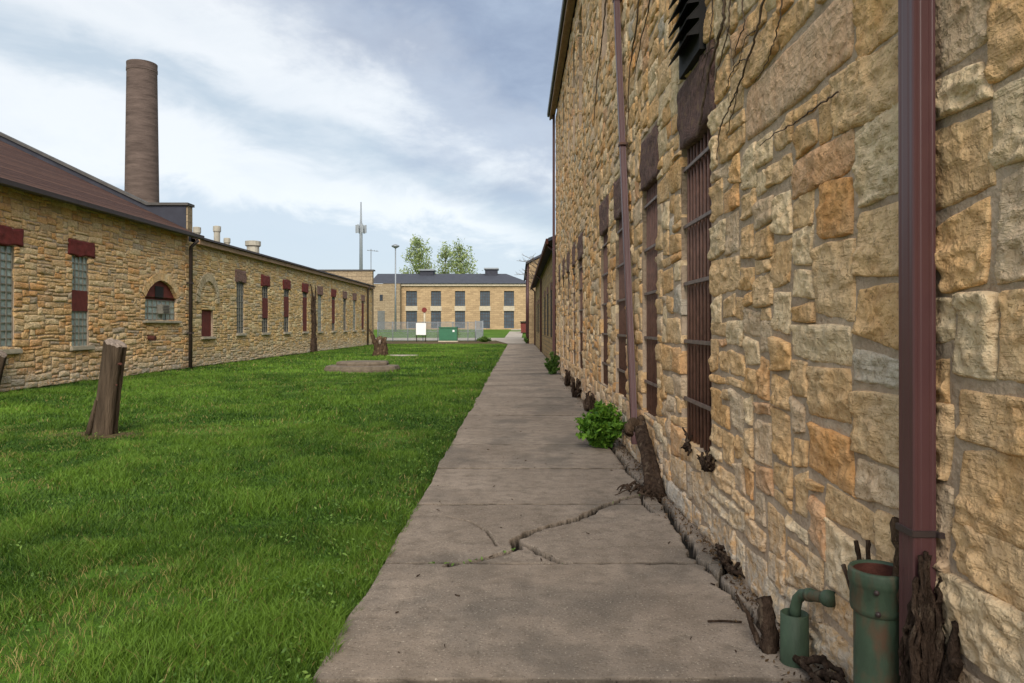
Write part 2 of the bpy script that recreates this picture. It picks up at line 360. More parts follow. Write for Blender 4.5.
def concrete_mat():
    m, t, b = mat('worn_concrete'); pos = node(t, 'ShaderNodeNewGeometry').outputs['Position']
    at = node(t, 'ShaderNodeAttribute', attribute_name='Col').outputs['Color']
    n = noise(t, pos, 0.9, 7, 0.65); f = noise(t, pos, 7.0, 7, 0.68); s = noise(t, pos, 70.0, 3, 0.7); st = noise(t, scaled(t, pos, (1, 0.7, 1), loc=(2.5, 8.8, 0)), 0.75, 6, 0.6, 0.3)
    cc = mixc(t, ramp(t, n, [(0.3, 0.0), (0.7, 1.0)]), rgb(122, 110, 98), rgb(152, 139, 126))
    cc = mixc(t, ramp(t, f, [(0.32, 0.75), (0.56, 0.0)]), cc, rgb(106, 96, 85))
    cc = mixc(t, ramp(t, st, [(0.50, 0.0), (0.62, 0.70)]), cc, rgb(94, 88, 81))                       # damp-dark stains
    cc = mixc(t, ramp(t, s, [(0.30, 0.85), (0.42, 0.0)]), cc, rgb(62, 54, 48))
    cc = mixc(t, ramp(t, s, [(0.60, 0.0), (0.72, 0.7)]), cc, rgb(196, 186, 170))
    cc = mixc(t, 1.0, cc, at, 'MULTIPLY')
    h = math_(t, 'ADD', math_(t, 'MULTIPLY', s, 0.35), f)
    setc(t, b, cc, 0.9, bumpn(t, h, 0.8, 0.016), 0.2)
    return m
M_CONC = concrete_mat()
WALK_L, WALL_X = -0.91, 1.41
bed = MB().box(WALK_L - 0.02, WALL_X + 0.05, -6, 66, -0.30, -0.13).build('sidewalk', M_SOIL); bed['kind'] = 'structure'

def gpt(px, py, z=0.0):
    D = F_PX * (CAM_Z - z) / (py - VPY); return ((px - VPX) * D / F_PX, D)
def wallpt(px, py, h=0.0, X=WALL_X):
    x = X - h; u = F_PX * x / (px - VPX); return (x, u, CAM_Z + (VPY - py) / F_PX * u)
CRACKS = [
    [(655, 492), (640, 495), (622, 499), (600, 508), (582, 517), (570, 521), (557, 524), (543, 527), (528, 533), (516, 538), (514, 543), (519, 548)],
    [(519, 548), (503, 553), (482, 559), (465, 562), (448, 566)],
    [(516, 541), (530, 546), (541, 553), (556, 560), (566, 563)],
    [(655, 492), (664, 503), (671, 515), (675, 524), (685, 536), (690, 545), (692, 556), (700, 561), (708, 568), (718, 576), (724, 586), (734, 594), (742, 604), (756, 617), (768, 630)],
    [(718, 576), (726, 571), (730, 563), (728, 552)],
    [(612, 448), (622, 458), (627, 470), (640, 482), (652, 490)],
    [(640, 495), (645, 505), (653, 512)],
    [(330, 440), (300, 0)][:0],
    [(570, 388), (585, 405), (596, 420), (606, 434), (612, 448)],
    [(497, 545), (487, 530), (470, 521), (448, 516)],
]
CR = [[gpt(*p) for p in c_] for c_ in CRACKS if c_]
CRW = [0.034, 0.022, 0.030, 0.028, 0.022, 0.026, 0.016, 0.020, 0.006]
segs = []
for c_, w in zip(CR, CRW):
    for a, b_ in zip(c_[:-1], c_[1:]): segs.append((a[0], a[1], b_[0], b_[1], w))
def crack_field(x, y):
    f = np.zeros_like(x)
    for (ax, ay, bx_, by, w) in segs:
        m_ = (x > min(ax, bx_) - 0.06) & (x < max(ax, bx_) + 0.06) & (y > min(ay, by) - 0.06) & (y < max(ay, by) + 0.06)
        if not m_.any(): continue
        xx = x[m_]; yy = y[m_]; dx, dy = bx_ - ax, by - ay
        tt = np.clip(((xx - ax) * dx + (yy - ay) * dy) / (dx * dx + dy * dy + 1e-12), 0, 1)
        d = np.hypot(xx - ax - tt * dx, yy - ay - tt * dy)
        ww = w * (1.0 + 1.3 * vnoise(xx * 14, yy * 14)) + 0.010 * vnoise(xx * 45, yy * 45)
        f[m_] = np.maximum(f[m_], np.clip((ww - d) / 0.005 + 0.5, 0, 1))
    return f
joint = [-6.0, -4.5, -3.0, -1.5, 0.05, 1.68] + [3.34 + 1.655 * k for k in range(39)]
joint = [j for j in joint if j < 66] + [66.0]
for i, (a, b_) in enumerate(zip(joint[:-1], joint[1:])):
    if b_ <= 2: res = 0.2
    elif a < 8.2: res = 0.009
    elif a < 15: res = 0.03
    else: res = 0.25
    gap = 0.015 if 2 < b_ < 22 else 0.010
    nx = max(4, int((WALL_X - WALK_L) / res)); ny = max(4, int((b_ - a) / res))
    ex = np.concatenate([[0, 0.004], np.linspace(0.012, 1 - 0.012, nx), [0.996, 1]]); ey = np.concatenate([[0, 0.005], np.linspace(0.014, 1 - 0.014, ny), [0.995, 1]])
    X, Y = np.meshgrid(WALK_L + ex * (WALL_X + 0.03 - WALK_L), a + gap + ey * (b_ - a - 2 * gap), indexing='ij')
    edge = np.minimum(np.minimum(Y - a, b_ - Y), X - WALK_L + 0.004)
    X2 = X + np.where(ex[:, None] < 0.3, fbm(Y * 1.3, Y * 0 + 3.0) * 0.05 * (1 - ex[:, None] / 0.3), 0)
    rz = rng.uniform(-0.004, 0.004); tl = rng.uniform(-0.003, 0.003)
    Z = 0.0 + rz + tl * (X - 0.2) + 0.004 * fbm(X * 1.2, Y * 1.2) - 0.010 * np.clip(1 - edge / 0.014, 0, 1) ** 2 * (1 + 0.8 * vnoise(X * 30, Y * 30))
    colv = np.ones(X.shape)
    if 2 < b_ and a < 9.9:
        cf = crack_field(X, Y); Z = Z - 0.09 * cf; colv = 1 - 0.95 * np.clip(cf * 2.5, 0, 1)
        dmg = np.clip((0.02 - np.minimum(Y - a, b_ - Y) + 0.03 * vnoise(X * 9, Y * 9)) / 0.01, 0, 1); Z -= 0.012 * dmg; colv *= 1 - 0.35 * dmg
    if b_ < 30: colv = colv * (1 - 0.78 * np.clip(1.25 - np.minimum(Y - a, b_ - Y) / (0.022 + 0.02 * vnoise(X * 12, Y * 12)), 0, 1))
    idx = np.arange(X.size).reshape(X.shape)
    Fq = np.stack([idx[:-1, :-1], idx[1:, :-1], idx[1:, 1:], idx[:-1, 1:]], -1).reshape(-1, 4)
    V = np.stack([X2, Y, Z], -1).reshape(-1, 3)
    ring = np.concatenate([idx[0, :], idx[1:, -1], idx[-1, -2::-1], idx[-2:0:-1, 0]]); n0 = len(V)
    Vb = V[ring].copy(); Vb[:, 2] = -0.15; V = np.concatenate([V, Vb]); k = np.arange(len(ring)); k2 = np.roll(k, -1)
    Fs_ = np.stack([ring[k], ring[k2], n0 + k2, n0 + k], -1)
    cv = np.concatenate([colv.reshape(-1), np.full(len(ring), 0.16)])[:, None] * np.array([[1, 1, 1.0]]) * rng.uniform(0.93, 1.06)
    link('slab', mesh('slab', V, np.concatenate([Fq, Fs_]), cv), M_CONC, bed, smooth=(res < 0.1))

M_ROAD = simple('pale_gravel_road', rgb(150, 142, 132), 0.15, 1.5, 0.95, 0.4)
r_ = MB().box(-60, 40, 82, 99, -0.02, 0.012).build('road', M_ROAD); r_['kind'] = 'structure'
r_ = MB().box(-14, 0.9, 66.2, 80, -0.02, -0.008).build('gravel_verge', M_SOIL); r_['kind'] = 'structure'
pm = MB()
for y0, y1, x0, x1, x2, x3 in ((66, 82, -0.93, 1.6, -2.6, 0.2), (99, 112, -1.8, 0.5, -1.5, 0.7), (112, 124, -1.5, 0.7, -1.1, 0.9)):
    z0, z1 = float(ground_z(0, y0)), float(ground_z(0, y1)); pm.quad((x0, y0, z0 + 0.03), (x1, y0, z0 + 0.03), (x3, y1, z1 + 0.03), (x2, y1, z1 + 0.03))
pth = pm.build('path', M_ROAD); pth['kind'] = 'structure'

# ------------------------------------------------------------------ rubble masonry
def layout(u0, v0, ncu, ncv, cu, cv, holes, size_fn, pre=(), seed=1):
    rr = random.Random(seed); occ = np.zeros((ncu, ncv), bool); hole = np.zeros((ncu, ncv), bool); out = []
    def cell(r): return (max(0, round((r[0] - u0) / cu)), min(ncu, round((r[1] - u0) / cu)), max(0, round((r[2] - v0) / cv)), min(ncv, round((r[3] - v0) / cv)))
    for h in holes:
        a, b_, c_, d = cell(h); occ[a:b_, c_:d] = True; hole[a:b_, c_:d] = True
    for p in pre:
        a, b_, c_, d = cell(p); occ[a:b_, c_:d] = True; out.append((a, b_, c_, d))
    for j in range(ncv):
        i = 0
        while i < ncu:
            if occ[i, j]: i += 1; continue
            w, h = size_fn(u0 + i * cu, v0 + j * cv, rr)
            ww = 0
            while ww < w and i + ww < ncu and not occ[i + ww, j]: ww += 1
            if i + ww < ncu and not occ[i + ww, j] and (i + ww + 1 >= ncu or occ[i + ww + 1, j]): ww += 1     # swallow one-cell slivers
            hh = 1
            while hh < h and j + hh < ncv and not occ[i:i + ww, j + hh].any(): hh += 1
            occ[i:i + ww, j:j + hh] = True; out.append((i, i + ww, j, j + hh)); i += ww
    res = []
    for a, b_, c_, d in out:
        touch = hole[max(0, a - 1):b_ + 1, max(0, c_ - 1):d + 1].any()
        res.append((u0 + a * cu, u0 + b_ * cu, v0 + c_ * cv, v0 + d * cv, bool(touch)))
    return res
_gridF = {}
def grid_faces(nu, nv):
    if (nu, nv) not in _gridF:
        idx = np.arange(nu * nv).reshape(nu, nv)
        Fq = np.stack([idx[:-1, :-1], idx[1:, :-1], idx[1:, 1:], idx[:-1, 1:]], -1).reshape(-1, 4)
        ring = np.concatenate([idx[:, 0], idx[-1, 1:], idx[-2::-1, -1], idx[0, -2:0:-1]]); n0 = nu * nv
        k = np.arange(len(ring)); k2 = np.roll(k, -1)
        _gridF[(nu, nv)] = (np.concatenate([Fq, np.stack([ring[k2], ring[k], n0 + k, n0 + k2], -1)]), ring)
    return _gridF[(nu, nv)]
def axis_pts(L, res, bev):
    n = max(1, int(round(L / res))); e = min(0.34, bev / L * 2)
    return np.concatenate([[-1], np.linspace(-1 + e, 1 - e, n + 1), [1]])
def build_stones(rects, wall_x, sgn, parent, matl, res_fn, palette, weights, is_part, joint_w=0.012, proud=(0.006, 0.030), rough=0.018, warp=0.045, seed=3, deep=0.26, layer=0.5):
    """sgn: +1 the face looks to +x, -1 to -x.  Each stone is a mesh of its own; those past the limit are one joined part."""
    rr = random.Random(seed); parts = []; U = []; V = []; S = []; T = []; META = []
    for q, (u0, u1, v0, v1, touch) in enumerate(rects):
        w, h = u1 - u0, v1 - v0; res, bev = res_fn(0.5 * (u0 + u1), 0.5 * (v0 + v1), is_part[q])
        s = axis_pts(w, res, bev); t = axis_pts(h, res, bev); Sg, Tg = np.meshgrid(s, t, indexing='ij')
        c1 = rr.uniform(0.0, 0.05); c2 = rr.uniform(0.0, 0.06)
        xs_ = Sg * (1 - c1 * Tg ** 4); ts_ = Tg * (1 - c2 * Sg ** 4)
        j = joint_w * rr.uniform(0.5, 1.5); jm = min(0.030, 0.16 * min(w, h))
        cj = [(rr.uniform(-jm, jm), rr.uniform(-jm, jm)) for _ in range(4)]
        a = (xs_ + 1) / 2; b_ = (ts_ + 1) / 2
        du = (1 - a) * (1 - b_) * cj[0][0] + a * (1 - b_) * cj[1][0] + a * b_ * cj[2][0] + (1 - a) * b_ * cj[3][0]
        dv = (1 - a) * (1 - b_) * cj[0][1] + a * (1 - b_) * cj[1][1] + a * b_ * cj[2][1] + (1 - a) * b_ * cj[3][1]
        u = 0.5 * (u0 + u1) + xs_ * (w / 2 - j) + du; v = 0.5 * (v0 + v1) + ts_ * (h / 2 - j) + dv
        U.append(u.ravel()); V.append(v.ravel()); S.append(Sg.ravel()); T.append(Tg.ravel())
        META.append((len(s), len(t), touch, rr.uniform(*proud), rr.uniform(-1, 1), rr.uniform(-1, 1), rr.choices(palette, weights)[0], rr.uniform(0.88, 1.08), rr.uniform(0, 99)))
    n = [len(x) for x in U]; off = np.concatenate([[0], np.cumsum(n)]); U = np.concatenate(U); V = np.concatenate(V); S = np.concatenate(S); T = np.concatenate(T)
    rep = lambda k: np.repeat(np.array([m_[k] for m_ in META], float), n)
    hb, tu, tv, sd_ = rep(3), rep(4), rep(5), rep(8)
    U2 = U + warp * fbm(U * 1.1, V * 1.1, 2) + 0.012 * vnoise(U * 9, V * 9 + sd_); V2 = V + warp * fbm(U * 1.1 + 40, V * 1.1 + 20, 2) + 0.012 * vnoise(U * 9 + 30, V * 9 + sd_)
    rim = (np.abs(S) > 0.999) | (np.abs(T) > 0.999)
    dome = (1 - S ** 2) * (1 - T ** 2)
    H = hb * (0.8 + 0.25 * dome) + 0.006 * (tu * S + tv * T)
    H = H + 0.45 * rough * fbm(U * 6 + sd_, V * 8 + sd_, 2) + 0.75 * rough * fbm(U * 20 + sd_, V * 26 + sd_, 3) + layer * rough * vnoise(U * 3 + sd_, V * 34 + 3 * vnoise(U * 5, V * 5))
    # split faces: stepped breaks
    br = fbm(U * 3.2 + sd_ * 2, V * 4.5 - sd_, 3); H = H + rough * 0.5 * np.clip(br * 8, -0.5, 0.5)
    H = np.where(rim, np.minimum(H * 0.55, 0.012) - 0.003, np.maximum(H, 0.002))
    stuffV, stuffF, stuffC, so_ = [], [], [], 0
    for q, m_ in enumerate(META):
        a, b_ = off[q], off[q + 1]; Fq, ring = grid_faces(m_[0], m_[1])
        P = np.stack([wall_x + sgn * H[a:b_], U2[a:b_], V2[a:b_]], -1)
        B = P[ring].copy(); B[:, 0] = wall_x - sgn * (deep if m_[2] else 0.05); P = np.concatenate([P, B])
        Ff = Fq if sgn > 0 else Fq[:, ::-1]
        cc = np.tile(np.array(m_[6]) * m_[7], (len(P), 1))
        if is_part[q]: link('stone', mesh('stone', P, Ff, cc), matl, parent, smooth=True)
        else: stuffV.append(P); stuffF.append(Ff + so_); stuffC.append(cc); so_ += len(P)
    if stuffV: link('rubble_stone', mesh('rubble_stone', np.concatenate(stuffV), np.concatenate(stuffF), np.concatenate(stuffC)), matl, parent, smooth=True, kind='stuff')
def screen_area(rects, X):
    out = []
    for (u0, u1, v0, v1, _) in rects:
        if u0 < 0.8: out.append(0); continue
        xa, xb = sorted((VPX + F_PX * X / u0, VPX + F_PX * X / u1)); uc = 0.5 * (u0 + u1)
        ya, yb = VPY - F_PX * (v1 - CAM_Z) / uc, VPY - F_PX * (v0 - CAM_Z) / uc
        out.append(max(0, min(1024, xb) - max(0, xa)) * max(0, min(683, yb) - max(0, ya)))
    return out
def top_n(areas, n=300):
    o = sorted(range(len(areas)), key=lambda i: -areas[i]); s = set(o[:n]); return [i in s and areas[i] > 0 for i in range(len(areas))]
def front_sheet(us, vs, holes, wall_x, sgn, amp=0.008):
    us = np.unique(np.round(us, 4)); vs = np.unique(np.round(vs, 4)); Ug, Vg = np.meshgrid(us, vs, indexing='ij')
    X = wall_x + sgn * (-0.004 + amp * fbm(Ug * 5, Vg * 5, 3) + 0.004 * vnoise(Ug * 22, Vg * 22))
    idx = np.arange(Ug.size).reshape(Ug.shape); Fq = np.stack([idx[:-1, :-1], idx[1:, :-1], idx[1:, 1:], idx[:-1, 1:]], -1)
    uc = 0.5 * (us[1:] + us[:-1])[:, None]; vc = 0.5 * (vs[1:] + vs[:-1])[None, :]; keep = np.ones(Fq.shape[:2], bool)
    for h in holes: keep &= ~((uc > h[0]) & (uc < h[1]) & (vc > h[2]) & (vc < h[3]))
    Fq = Fq[keep]
    return np.stack([X, Ug, Vg], -1).reshape(-1, 3), (Fq if sgn > 0 else Fq[:, ::-1])

# ------------------------------------------------------------------ the tall stone building on the right
END_R, TOP_R = 27.5, 9.36
tall = thing('stone_building', (WALL_X, 10, 0), 'tall rubble limestone building with barred windows along the right of the sidewalk', 'building')
CU, CV = 0.1, 0.09
wins = [(5.4, 6.4), (7.5, 8.4), (9.6, 10.7), (11.6, 12.6), (16.1, 17.3), (18.2, 19.1), (20.2, 21.1), (22.4, 23.3), (24.6, 25.4)]
holes = [(a, b_, 0.63, 3.15) for a, b_ in wins]
lintels = [(a - 0.1, b_ + 0.1, 3.15, 3.69) for a, b_ in wins]
uppers = [(a + 0.1, b_ - 0.1, 6.03, 8.73) for k, (a, b_) in enumerate(wins) if k != 2]
patch = (3.1, 4.6, 2.70, 3.06)
vs_ = np.concatenate([np.arange(0, 4.5, 0.045), np.arange(4.5, TOP_R + 0.01, 0.09)]); us_ = np.concatenate([np.arange(-6, 1.5, 0.1), np.arange(1.5, 8, 0.05), np.arange(8, END_R + 0.01, 0.1)])
Vw, Fw = front_sheet(us_, vs_, holes + uppers, WALL_X, -1, 0.007)
n0 = len(Vw); bx0, bx1, e0, e1 = WALL_X, 13.0, -6.0, END_R
extra = np.array([(bx0, e1, 0), (bx1, e1, 0), (bx1, e1, TOP_R), (bx0, e1, TOP_R), (bx0, e0, 0), (bx1, e0, 0), (bx1, e0, TOP_R), (bx0, e0, TOP_R)])
Fx = np.array([(0, 1, 2, 3), (5, 4, 7, 6), (1, 5, 6, 2)]) + n0
Vr, Fr, nn_ = [], [], n0 + 8
for h in holes + uppers:
    a, b_, c_, d = h; x0, x1 = WALL_X + 0.004, WALL_X + 0.34
    Vr += [(x0, a, c_), (x0, b_, c_), (x0, b_, d), (x0, a, d), (x1, a, c_), (x1, b_, c_), (x1, b_, d), (x1, a, d)]
    Fr += [tuple(nn_ + k for k in f) for f in ((0, 1, 5, 4), (1, 2, 6, 5), (2, 3, 7, 6), (3, 0, 4, 7), (4, 5, 6, 7))]; nn_ += 8
link('wall', mesh('wall', np.concatenate([Vw, extra, np.array(Vr)]), np.concatenate([Fw, Fx, np.array(Fr)])), M_MORTAR, tall, smooth=False)
def size_r(u, v, rr):
    if 3.2 < u < 4.5 and v < 2.7: return rr.choice((2, 2, 3, 3, 4)), rr.choice((1, 2, 2, 2, 3))
    if u < 3.1: return rr.choice((3, 4, 5, 6)), rr.choice((2, 2, 3, 3, 4))
    return rr.choice((2, 3, 3, 4, 5, 6)), rr.choice((1, 2, 2, 2, 3, 3))
rects = layout(-6.0, 0.0, 335, 104, CU, CV, holes + lintels + uppers + [patch], size_r, seed=5)
pal = [rgb(218, 176, 124), rgb(220, 184, 138), rgb(228, 203, 166), rgb(208, 182, 152), rgb(218, 166, 110), rgb(198, 186, 170), rgb(212, 168, 128)]
wts = [7, 7, 4, 2, 2.5, 0.4, 1]
ar = screen_area(rects, WALL_X)
def res_r(u, v, part):
    if 1.5 < u < 3.2 and v < 3.6: return 0.014, 0.008
    if 1.0 < u < 5.6 and v < 4.4: return 0.022, 0.009
    if 0 < u < 12: return 0.06, 0.010
    return 0.16, 0.014
build_stones(rects, WALL_X, -1, tall, M_STONE, res_r, pal, wts, top_n(ar), joint_w=0.011, proud=(0.004, 0.013), rough=0.030, warp=0.035, seed=8)
# the long flush slab over the blocked window
build_stones([(patch[0] + 0.02, patch[1] - 0.02, patch[2] + 0.01, patch[3] - 0.01, False)], WALL_X, -1, tall, M_STONE, lambda u, v, p: (0.025, 0.02), [rgb(202, 168, 136)], [1], [True], proud=(0.012, 0.013), rough=0.012, warp=0.0, layer=0.2, seed=2)
def rough_block(name, u0, u1, v0, v1, matl, parent, wall_x, sgn, depth=0.24, seed=1, proud=0.02):
    build = np.array
    s = axis_pts(u1 - u0, 0.05, 0.015); t = axis_pts(v1 - v0, 0.05, 0.015); S, T = np.meshgrid(s, t, indexing='ij')
    U = 0.5 * (u0 + u1) + S * (u1 - u0) / 2; V = 0.5 * (v0 + v1) + T * (v1 - v0) / 2
    wob = 0.05 * (u1 - u0)
    U2 = U + wob * 1.1 * fbm(U * 4 + seed * 3, V * 5, 3); V2 = V + 0.055 * fbm(U * 4 + 50 + seed, V * 5, 3)
    rim = (np.abs(S) > 0.999) | (np.abs(T) > 0.999); H = proud + 0.026 * fbm(U * 6 + seed, V * 8, 5); H = np.where(rim, -0.006, H)
    P = np.stack([wall_x + sgn * H, U2, V2], -1).reshape(-1, 3); Fq, ring = grid_faces(len(s), len(t)); B = P[ring].copy(); B[:, 0] = wall_x - sgn * depth
    return link(name, mesh(name, np.concatenate([P, B]), Fq if sgn > 0 else Fq[:, ::-1]), matl, parent, smooth=True)
for k, (a, b_) in enumerate(wins):
    rough_block('lintel', a - 0.09, b_ + 0.09, 3.12, 3.67, M_LINTEL, tall, WALL_X, -1, seed=k + 2, proud=0.012)
    wx = WALL_X + 0.16
    w = MB().box(wx, wx + 0.05, a - 0.0, b_ + 0.0, 0.63, 3.15).build('window', M_BOARD, tall)
    nb = 9
    for q in range(nb):
        yb = a + (q + 0.5) * (b_ - a) / nb
        MB().tube([(WALL_X + 0.055, yb + rng.uniform(-0.006, 0.006), 0.60), (WALL_X + 0.055, yb, 1.9), (WALL_X + 0.055, yb + rng.uniform(-0.006, 0.006), 3.13)], 0.0145, 6).build('bar', M_BAR, w, smooth=True)
    for q in range(5):
        zr = 0.98 + q * 0.49
        rl = MB().box(WALL_X + 0.020, WALL_X + 0.037, a - 0.03, b_ + 0.03, zr - 0.016, zr + 0.016, 0.003).build('rail', M_RAIL, w)
for (a, b_, c_, d) in uppers:
    w = MB().box(WALL_X + 0.19, WALL_X + 0.24, a, b_, c_, d).build('window', M_BOARD, tall)
    for q in range(3):
        yb = a + (q + 0.5) * (b_ - a) / 3; MB().box(WALL_X + 0.15, WALL_X + 0.188, yb - 0.02, yb + 0.02, c_, d).build('mullion', M_BOARD, w)
# eave, soffit, gutter, roof
MB().box(WALL_X - 0.17, WALL_X - 0.04, -6, END_R + 0.35, TOP_R + 0.02, TOP_R + 0.10).build('soffit', M_FASCIA, tall)
MB().box(WALL_X - 0.23, WALL_X - 0.173, -6, END_R + 0.35, TOP_R - 0.02, TOP_R + 0.24).build('fascia', M_FASCIA, tall)
gt = MB()
prof = [(-0.0, 0.0), (0.0, -0.10), (-0.03, -0.12), (-0.07, -0.10), (-0.085, 0.0)]
for k in range(4):
    (x0, z0), (x1, z1) = prof[k], prof[k + 1]; X = WALL_X - 0.234; Z = TOP_R + 0.22
    gt.quad((X + x0, -6, Z + z0), (X + x1, -6, Z + z1), (X + x1, END_R + 0.38, Z + z1), (X + x0, END_R + 0.38, Z + z0))
gt.add([(WALL_X - 0.234 + x, END_R + 0.38, TOP_R + 0.22 + z) for x, z in prof], [(0, 1, 2, 3, 4)])
gt.build('gutter', M_GUTTER, tall)
rf = MB(); rf.add([(WALL_X - 0.27, -6.3, TOP_R + 0.26), (WALL_X - 0.27, END_R + 0.4, TOP_R + 0.26), (7.2, END_R + 0.4, TOP_R + 3.4), (7.2, -6.3, TOP_R + 3.4), (13.3, END_R + 0.4, TOP_R + 0.2), (13.3, -6.3, TOP_R + 0.2), (WALL_X, END_R, TOP_R), (13, END_R, TOP_R), (7.2, END_R, TOP_R + 3.3)],
                  [(0, 1, 2, 3), (3, 2, 4, 5), (7, 6, 8)])
rf.build('roof', M_SLATE, tall)
# downspouts of the tall building
def downspout(u0, xo, z0, z1, su, sxw, lean=(0, 0), name='downspout'):
    d = MB(); prof = []
    def face(p, q, nrm, n=3):
        out = []
        for k in range(n):
            for fr, dep in ((0.10, 0), (0.30, 0), (0.40, -0.0010), (0.60, -0.0010), (0.70, 0), (0.90, 0)):
                f = (k + fr) / n; out.append((p[0] + (q[0] - p[0]) * f + nrm[0] * dep, p[1] + (q[1] - p[1]) * f + nrm[1] * dep))
        return out
    c_ = [(-sxw, 0), (0, 0), (0, su), (-sxw, su)]           # x offset from the back, u
    prof = face(c_[0], c_[1], (0, -1), 2) + face(c_[1], c_[2], (1, 0), 1) + face(c_[2], c_[3], (0, 1), 2) + face(c_[3], c_[0], (-1, 0), 2)
    zs = [z0, z0 + (z1 - z0) * 0.33, z0 + (z1 - z0) * 0.66, z1]; V = []; F = []; n = len(prof)
    for z in zs:
        f = (z1 - z) / (z1 - z0)
        V += [(xo + p[0] + lean[0] * f, u0 + p[1] + lean[1] * f, z) for p in prof]
    for i in range(len(zs) - 1):
        for k in range(n): k2 = (k + 1) % n; F.append((i * n + k, i * n + k2, (i + 1) * n + k2, (i + 1) * n + k))
    d.add(V, F); return d.build(name, M_MAROON, tall)
ds = downspout(2.45, 1.375, 0.40, TOP_R, 0.10, 0.078, lean=(0.014, 0))
MB().box(1.302, 1.392, 2.444, 2.556, 0.900, 0.922, 0.002).build('strap', M_GUTTER, ds)
MB().box(1.38, 1.425, 2.425, 2.443, 0.902, 0.920, 0.002).build('strap_tab', M_GUTTER, ds)
ds2 = downspout(10.83, 1.365, 0.25, TOP_R, 0.10, 0.075, lean=(0.012, -2.39))
for z in (3.9, 6.0): MB().box(1.285, 1.40, 10.80 - 2.39 * (TOP_R - z) / 9.1, 10.96 - 2.39 * (TOP_R - z) / 9.1, z, z + 0.03).build('strap', M_BAR, ds2)
ds3 = downspout(END_R - 0.25, 1.365, 0.05, TOP_R + 0.05, 0.12, 0.09)
# louvred black vent hood over the first window
lv = MB(); u0, u1 = 5.55, 6.25
hood = MB().box(WALL_X - 0.05, WALL_X + 0.10, u0, u1, 3.68, 4.52).build('vent_louvre', M_BLACK, tall)
for k in range(6):
    z = 3.80 + k * 0.12
    b = MB(); b.add([(WALL_X - 0.02, u0, z + 0.13), (WALL_X - 0.02, u1, z + 0.13), (WALL_X - 0.145, u1 - 0.01, z - 0.01), (WALL_X - 0.145, u0 + 0.01, z - 0.01),
                     (WALL_X - 0.02, u0, z + 0.118), (WALL_X - 0.02, u1, z + 0.118), (WALL_X - 0.141, u1 - 0.01, z - 0.018), (WALL_X - 0.141, u0 + 0.01, z - 0.018)],
                    [(0, 1, 2, 3), (7, 6, 5, 4), (0, 3, 7, 4), (1, 5, 6, 2), (2, 6, 7, 3)])
    b.add([(WALL_X - 0.02, u0 + 0.002, z + 0.12), (WALL_X - 0.143, u0 + 0.012, z - 0.016), (WALL_X - 0.02, u0 + 0.002, z - 0.0)], [(0, 1, 2)])
    b.build('louvre_blade', M_BLACK, hood)

# ------------------------------------------------------------------ lower buildings beyond it on the right
low = thing('stone_annex', (1.5, 45, 0), 'low stone annex with rusty dark eave beyond the tall building', 'building')
MB().box(1.52, 9, 28.2, 64, -0.1, 5.0).build('wall', M_PLAINWALL, low)
MB().add([(1.15, 28.1, 4.82), (1.15, 64.2, 4.82), (6, 64.2, 6.6), (6, 28.1, 6.6), (1.15, 28.1, 4.95), (1.15, 64.2, 4.95), (6, 64.2, 6.75), (6, 28.1, 6.75)],
         [(0, 1, 2, 3), (4, 7, 6, 5), (0, 4, 5, 1), (0, 3, 7, 4), (1, 5, 6, 2)]).build('roof', M_SLATE, low)
MB().box(1.06, 1.145, 28.1, 64.2, 4.72, 4.92).build('gutter', M_RUST, low)
for yy in (28.9, 46.0, 62.5): MB().tube([(1.42, yy, 0), (1.42, yy, 4.5), (1.12, yy, 4.8)], 0.06, 8).build('downspout', M_MAROON, low, smooth=True)
for yy in (33.0, 37.0, 41.0, 50, 54, 58):
    w = MB().box(1.49, 1.53, yy, yy + 1.0, 1.1, 3.2).build('window', M_BOARD, low); MB().box(1.47, 1.51, yy - 0.1, yy + 1.1, 3.2, 3.55).build('lintel', M_LINTEL, w)
gab = thing('gabled_building', (3, 70, 0), 'tan gabled building at the far end of the right hand row', 'building')
gx0, gy0, gy1, gz = 1.0, 66.5, 92.0, 7.25
gm = MB(); gm.add([(gx0, gy0, -0.1), (9, gy0, -0.1), (9, gy0, gz), (5, gy0, gz + 2.0), (gx0, gy0, gz), (gx0, gy1, -0.1), (9, gy1, -0.1), (9, gy1, gz), (5, gy1, gz + 2.0), (gx0, gy1, gz)],
                  [(0, 1, 2, 3, 4), (6, 5, 9, 8, 7), (5, 0, 4, 9), (1, 6, 7, 2)])
gm.build('wall', M_FARWALL, gab)
MB().add([(gx0 - 0.3, gy0 - 0.25, gz - 0.1), (5, gy0 - 0.25, gz + 2.1), (9.3, gy0 - 0.25, gz - 0.1), (gx0 - 0.3, gy1 + 0.2, gz - 0.1), (5, gy1 + 0.2, gz + 2.1), (9.3, gy1 + 0.2, gz - 0.1),
          (gx0 - 0.3, gy0 - 0.25, gz + 0.1), (5, gy0 - 0.25, gz + 2.3), (9.3, gy0 - 0.25, gz + 0.1), (gx0 - 0.3, gy1 + 0.2, gz + 0.1), (5, gy1 + 0.2, gz + 2.3), (9.3, gy1 + 0.2, gz + 0.1)],
         [(0, 3, 4, 1), (1, 4, 5, 2), (6, 7, 10, 9), (7, 8, 11, 10), (0, 1, 7, 6), (1, 2, 8, 7), (0, 6, 9, 3), (3, 9, 10, 4)]).build('roof', M_SLATE, gab)
for yy in (66.8, 78.0): MB().tube([(gx0 - 0.1, yy, 0), (gx0 - 0.1, yy, gz - 0.1)], 0.08, 8).build('downspout', M_MAROON, gab, smooth=True)
for yy in (70, 74, 82, 86): MB().box(gx0 - 0.03, gx0 + 0.05, yy, yy + 1.1, 1.0, 3.0).build('window', M_DKGLASS, gab)

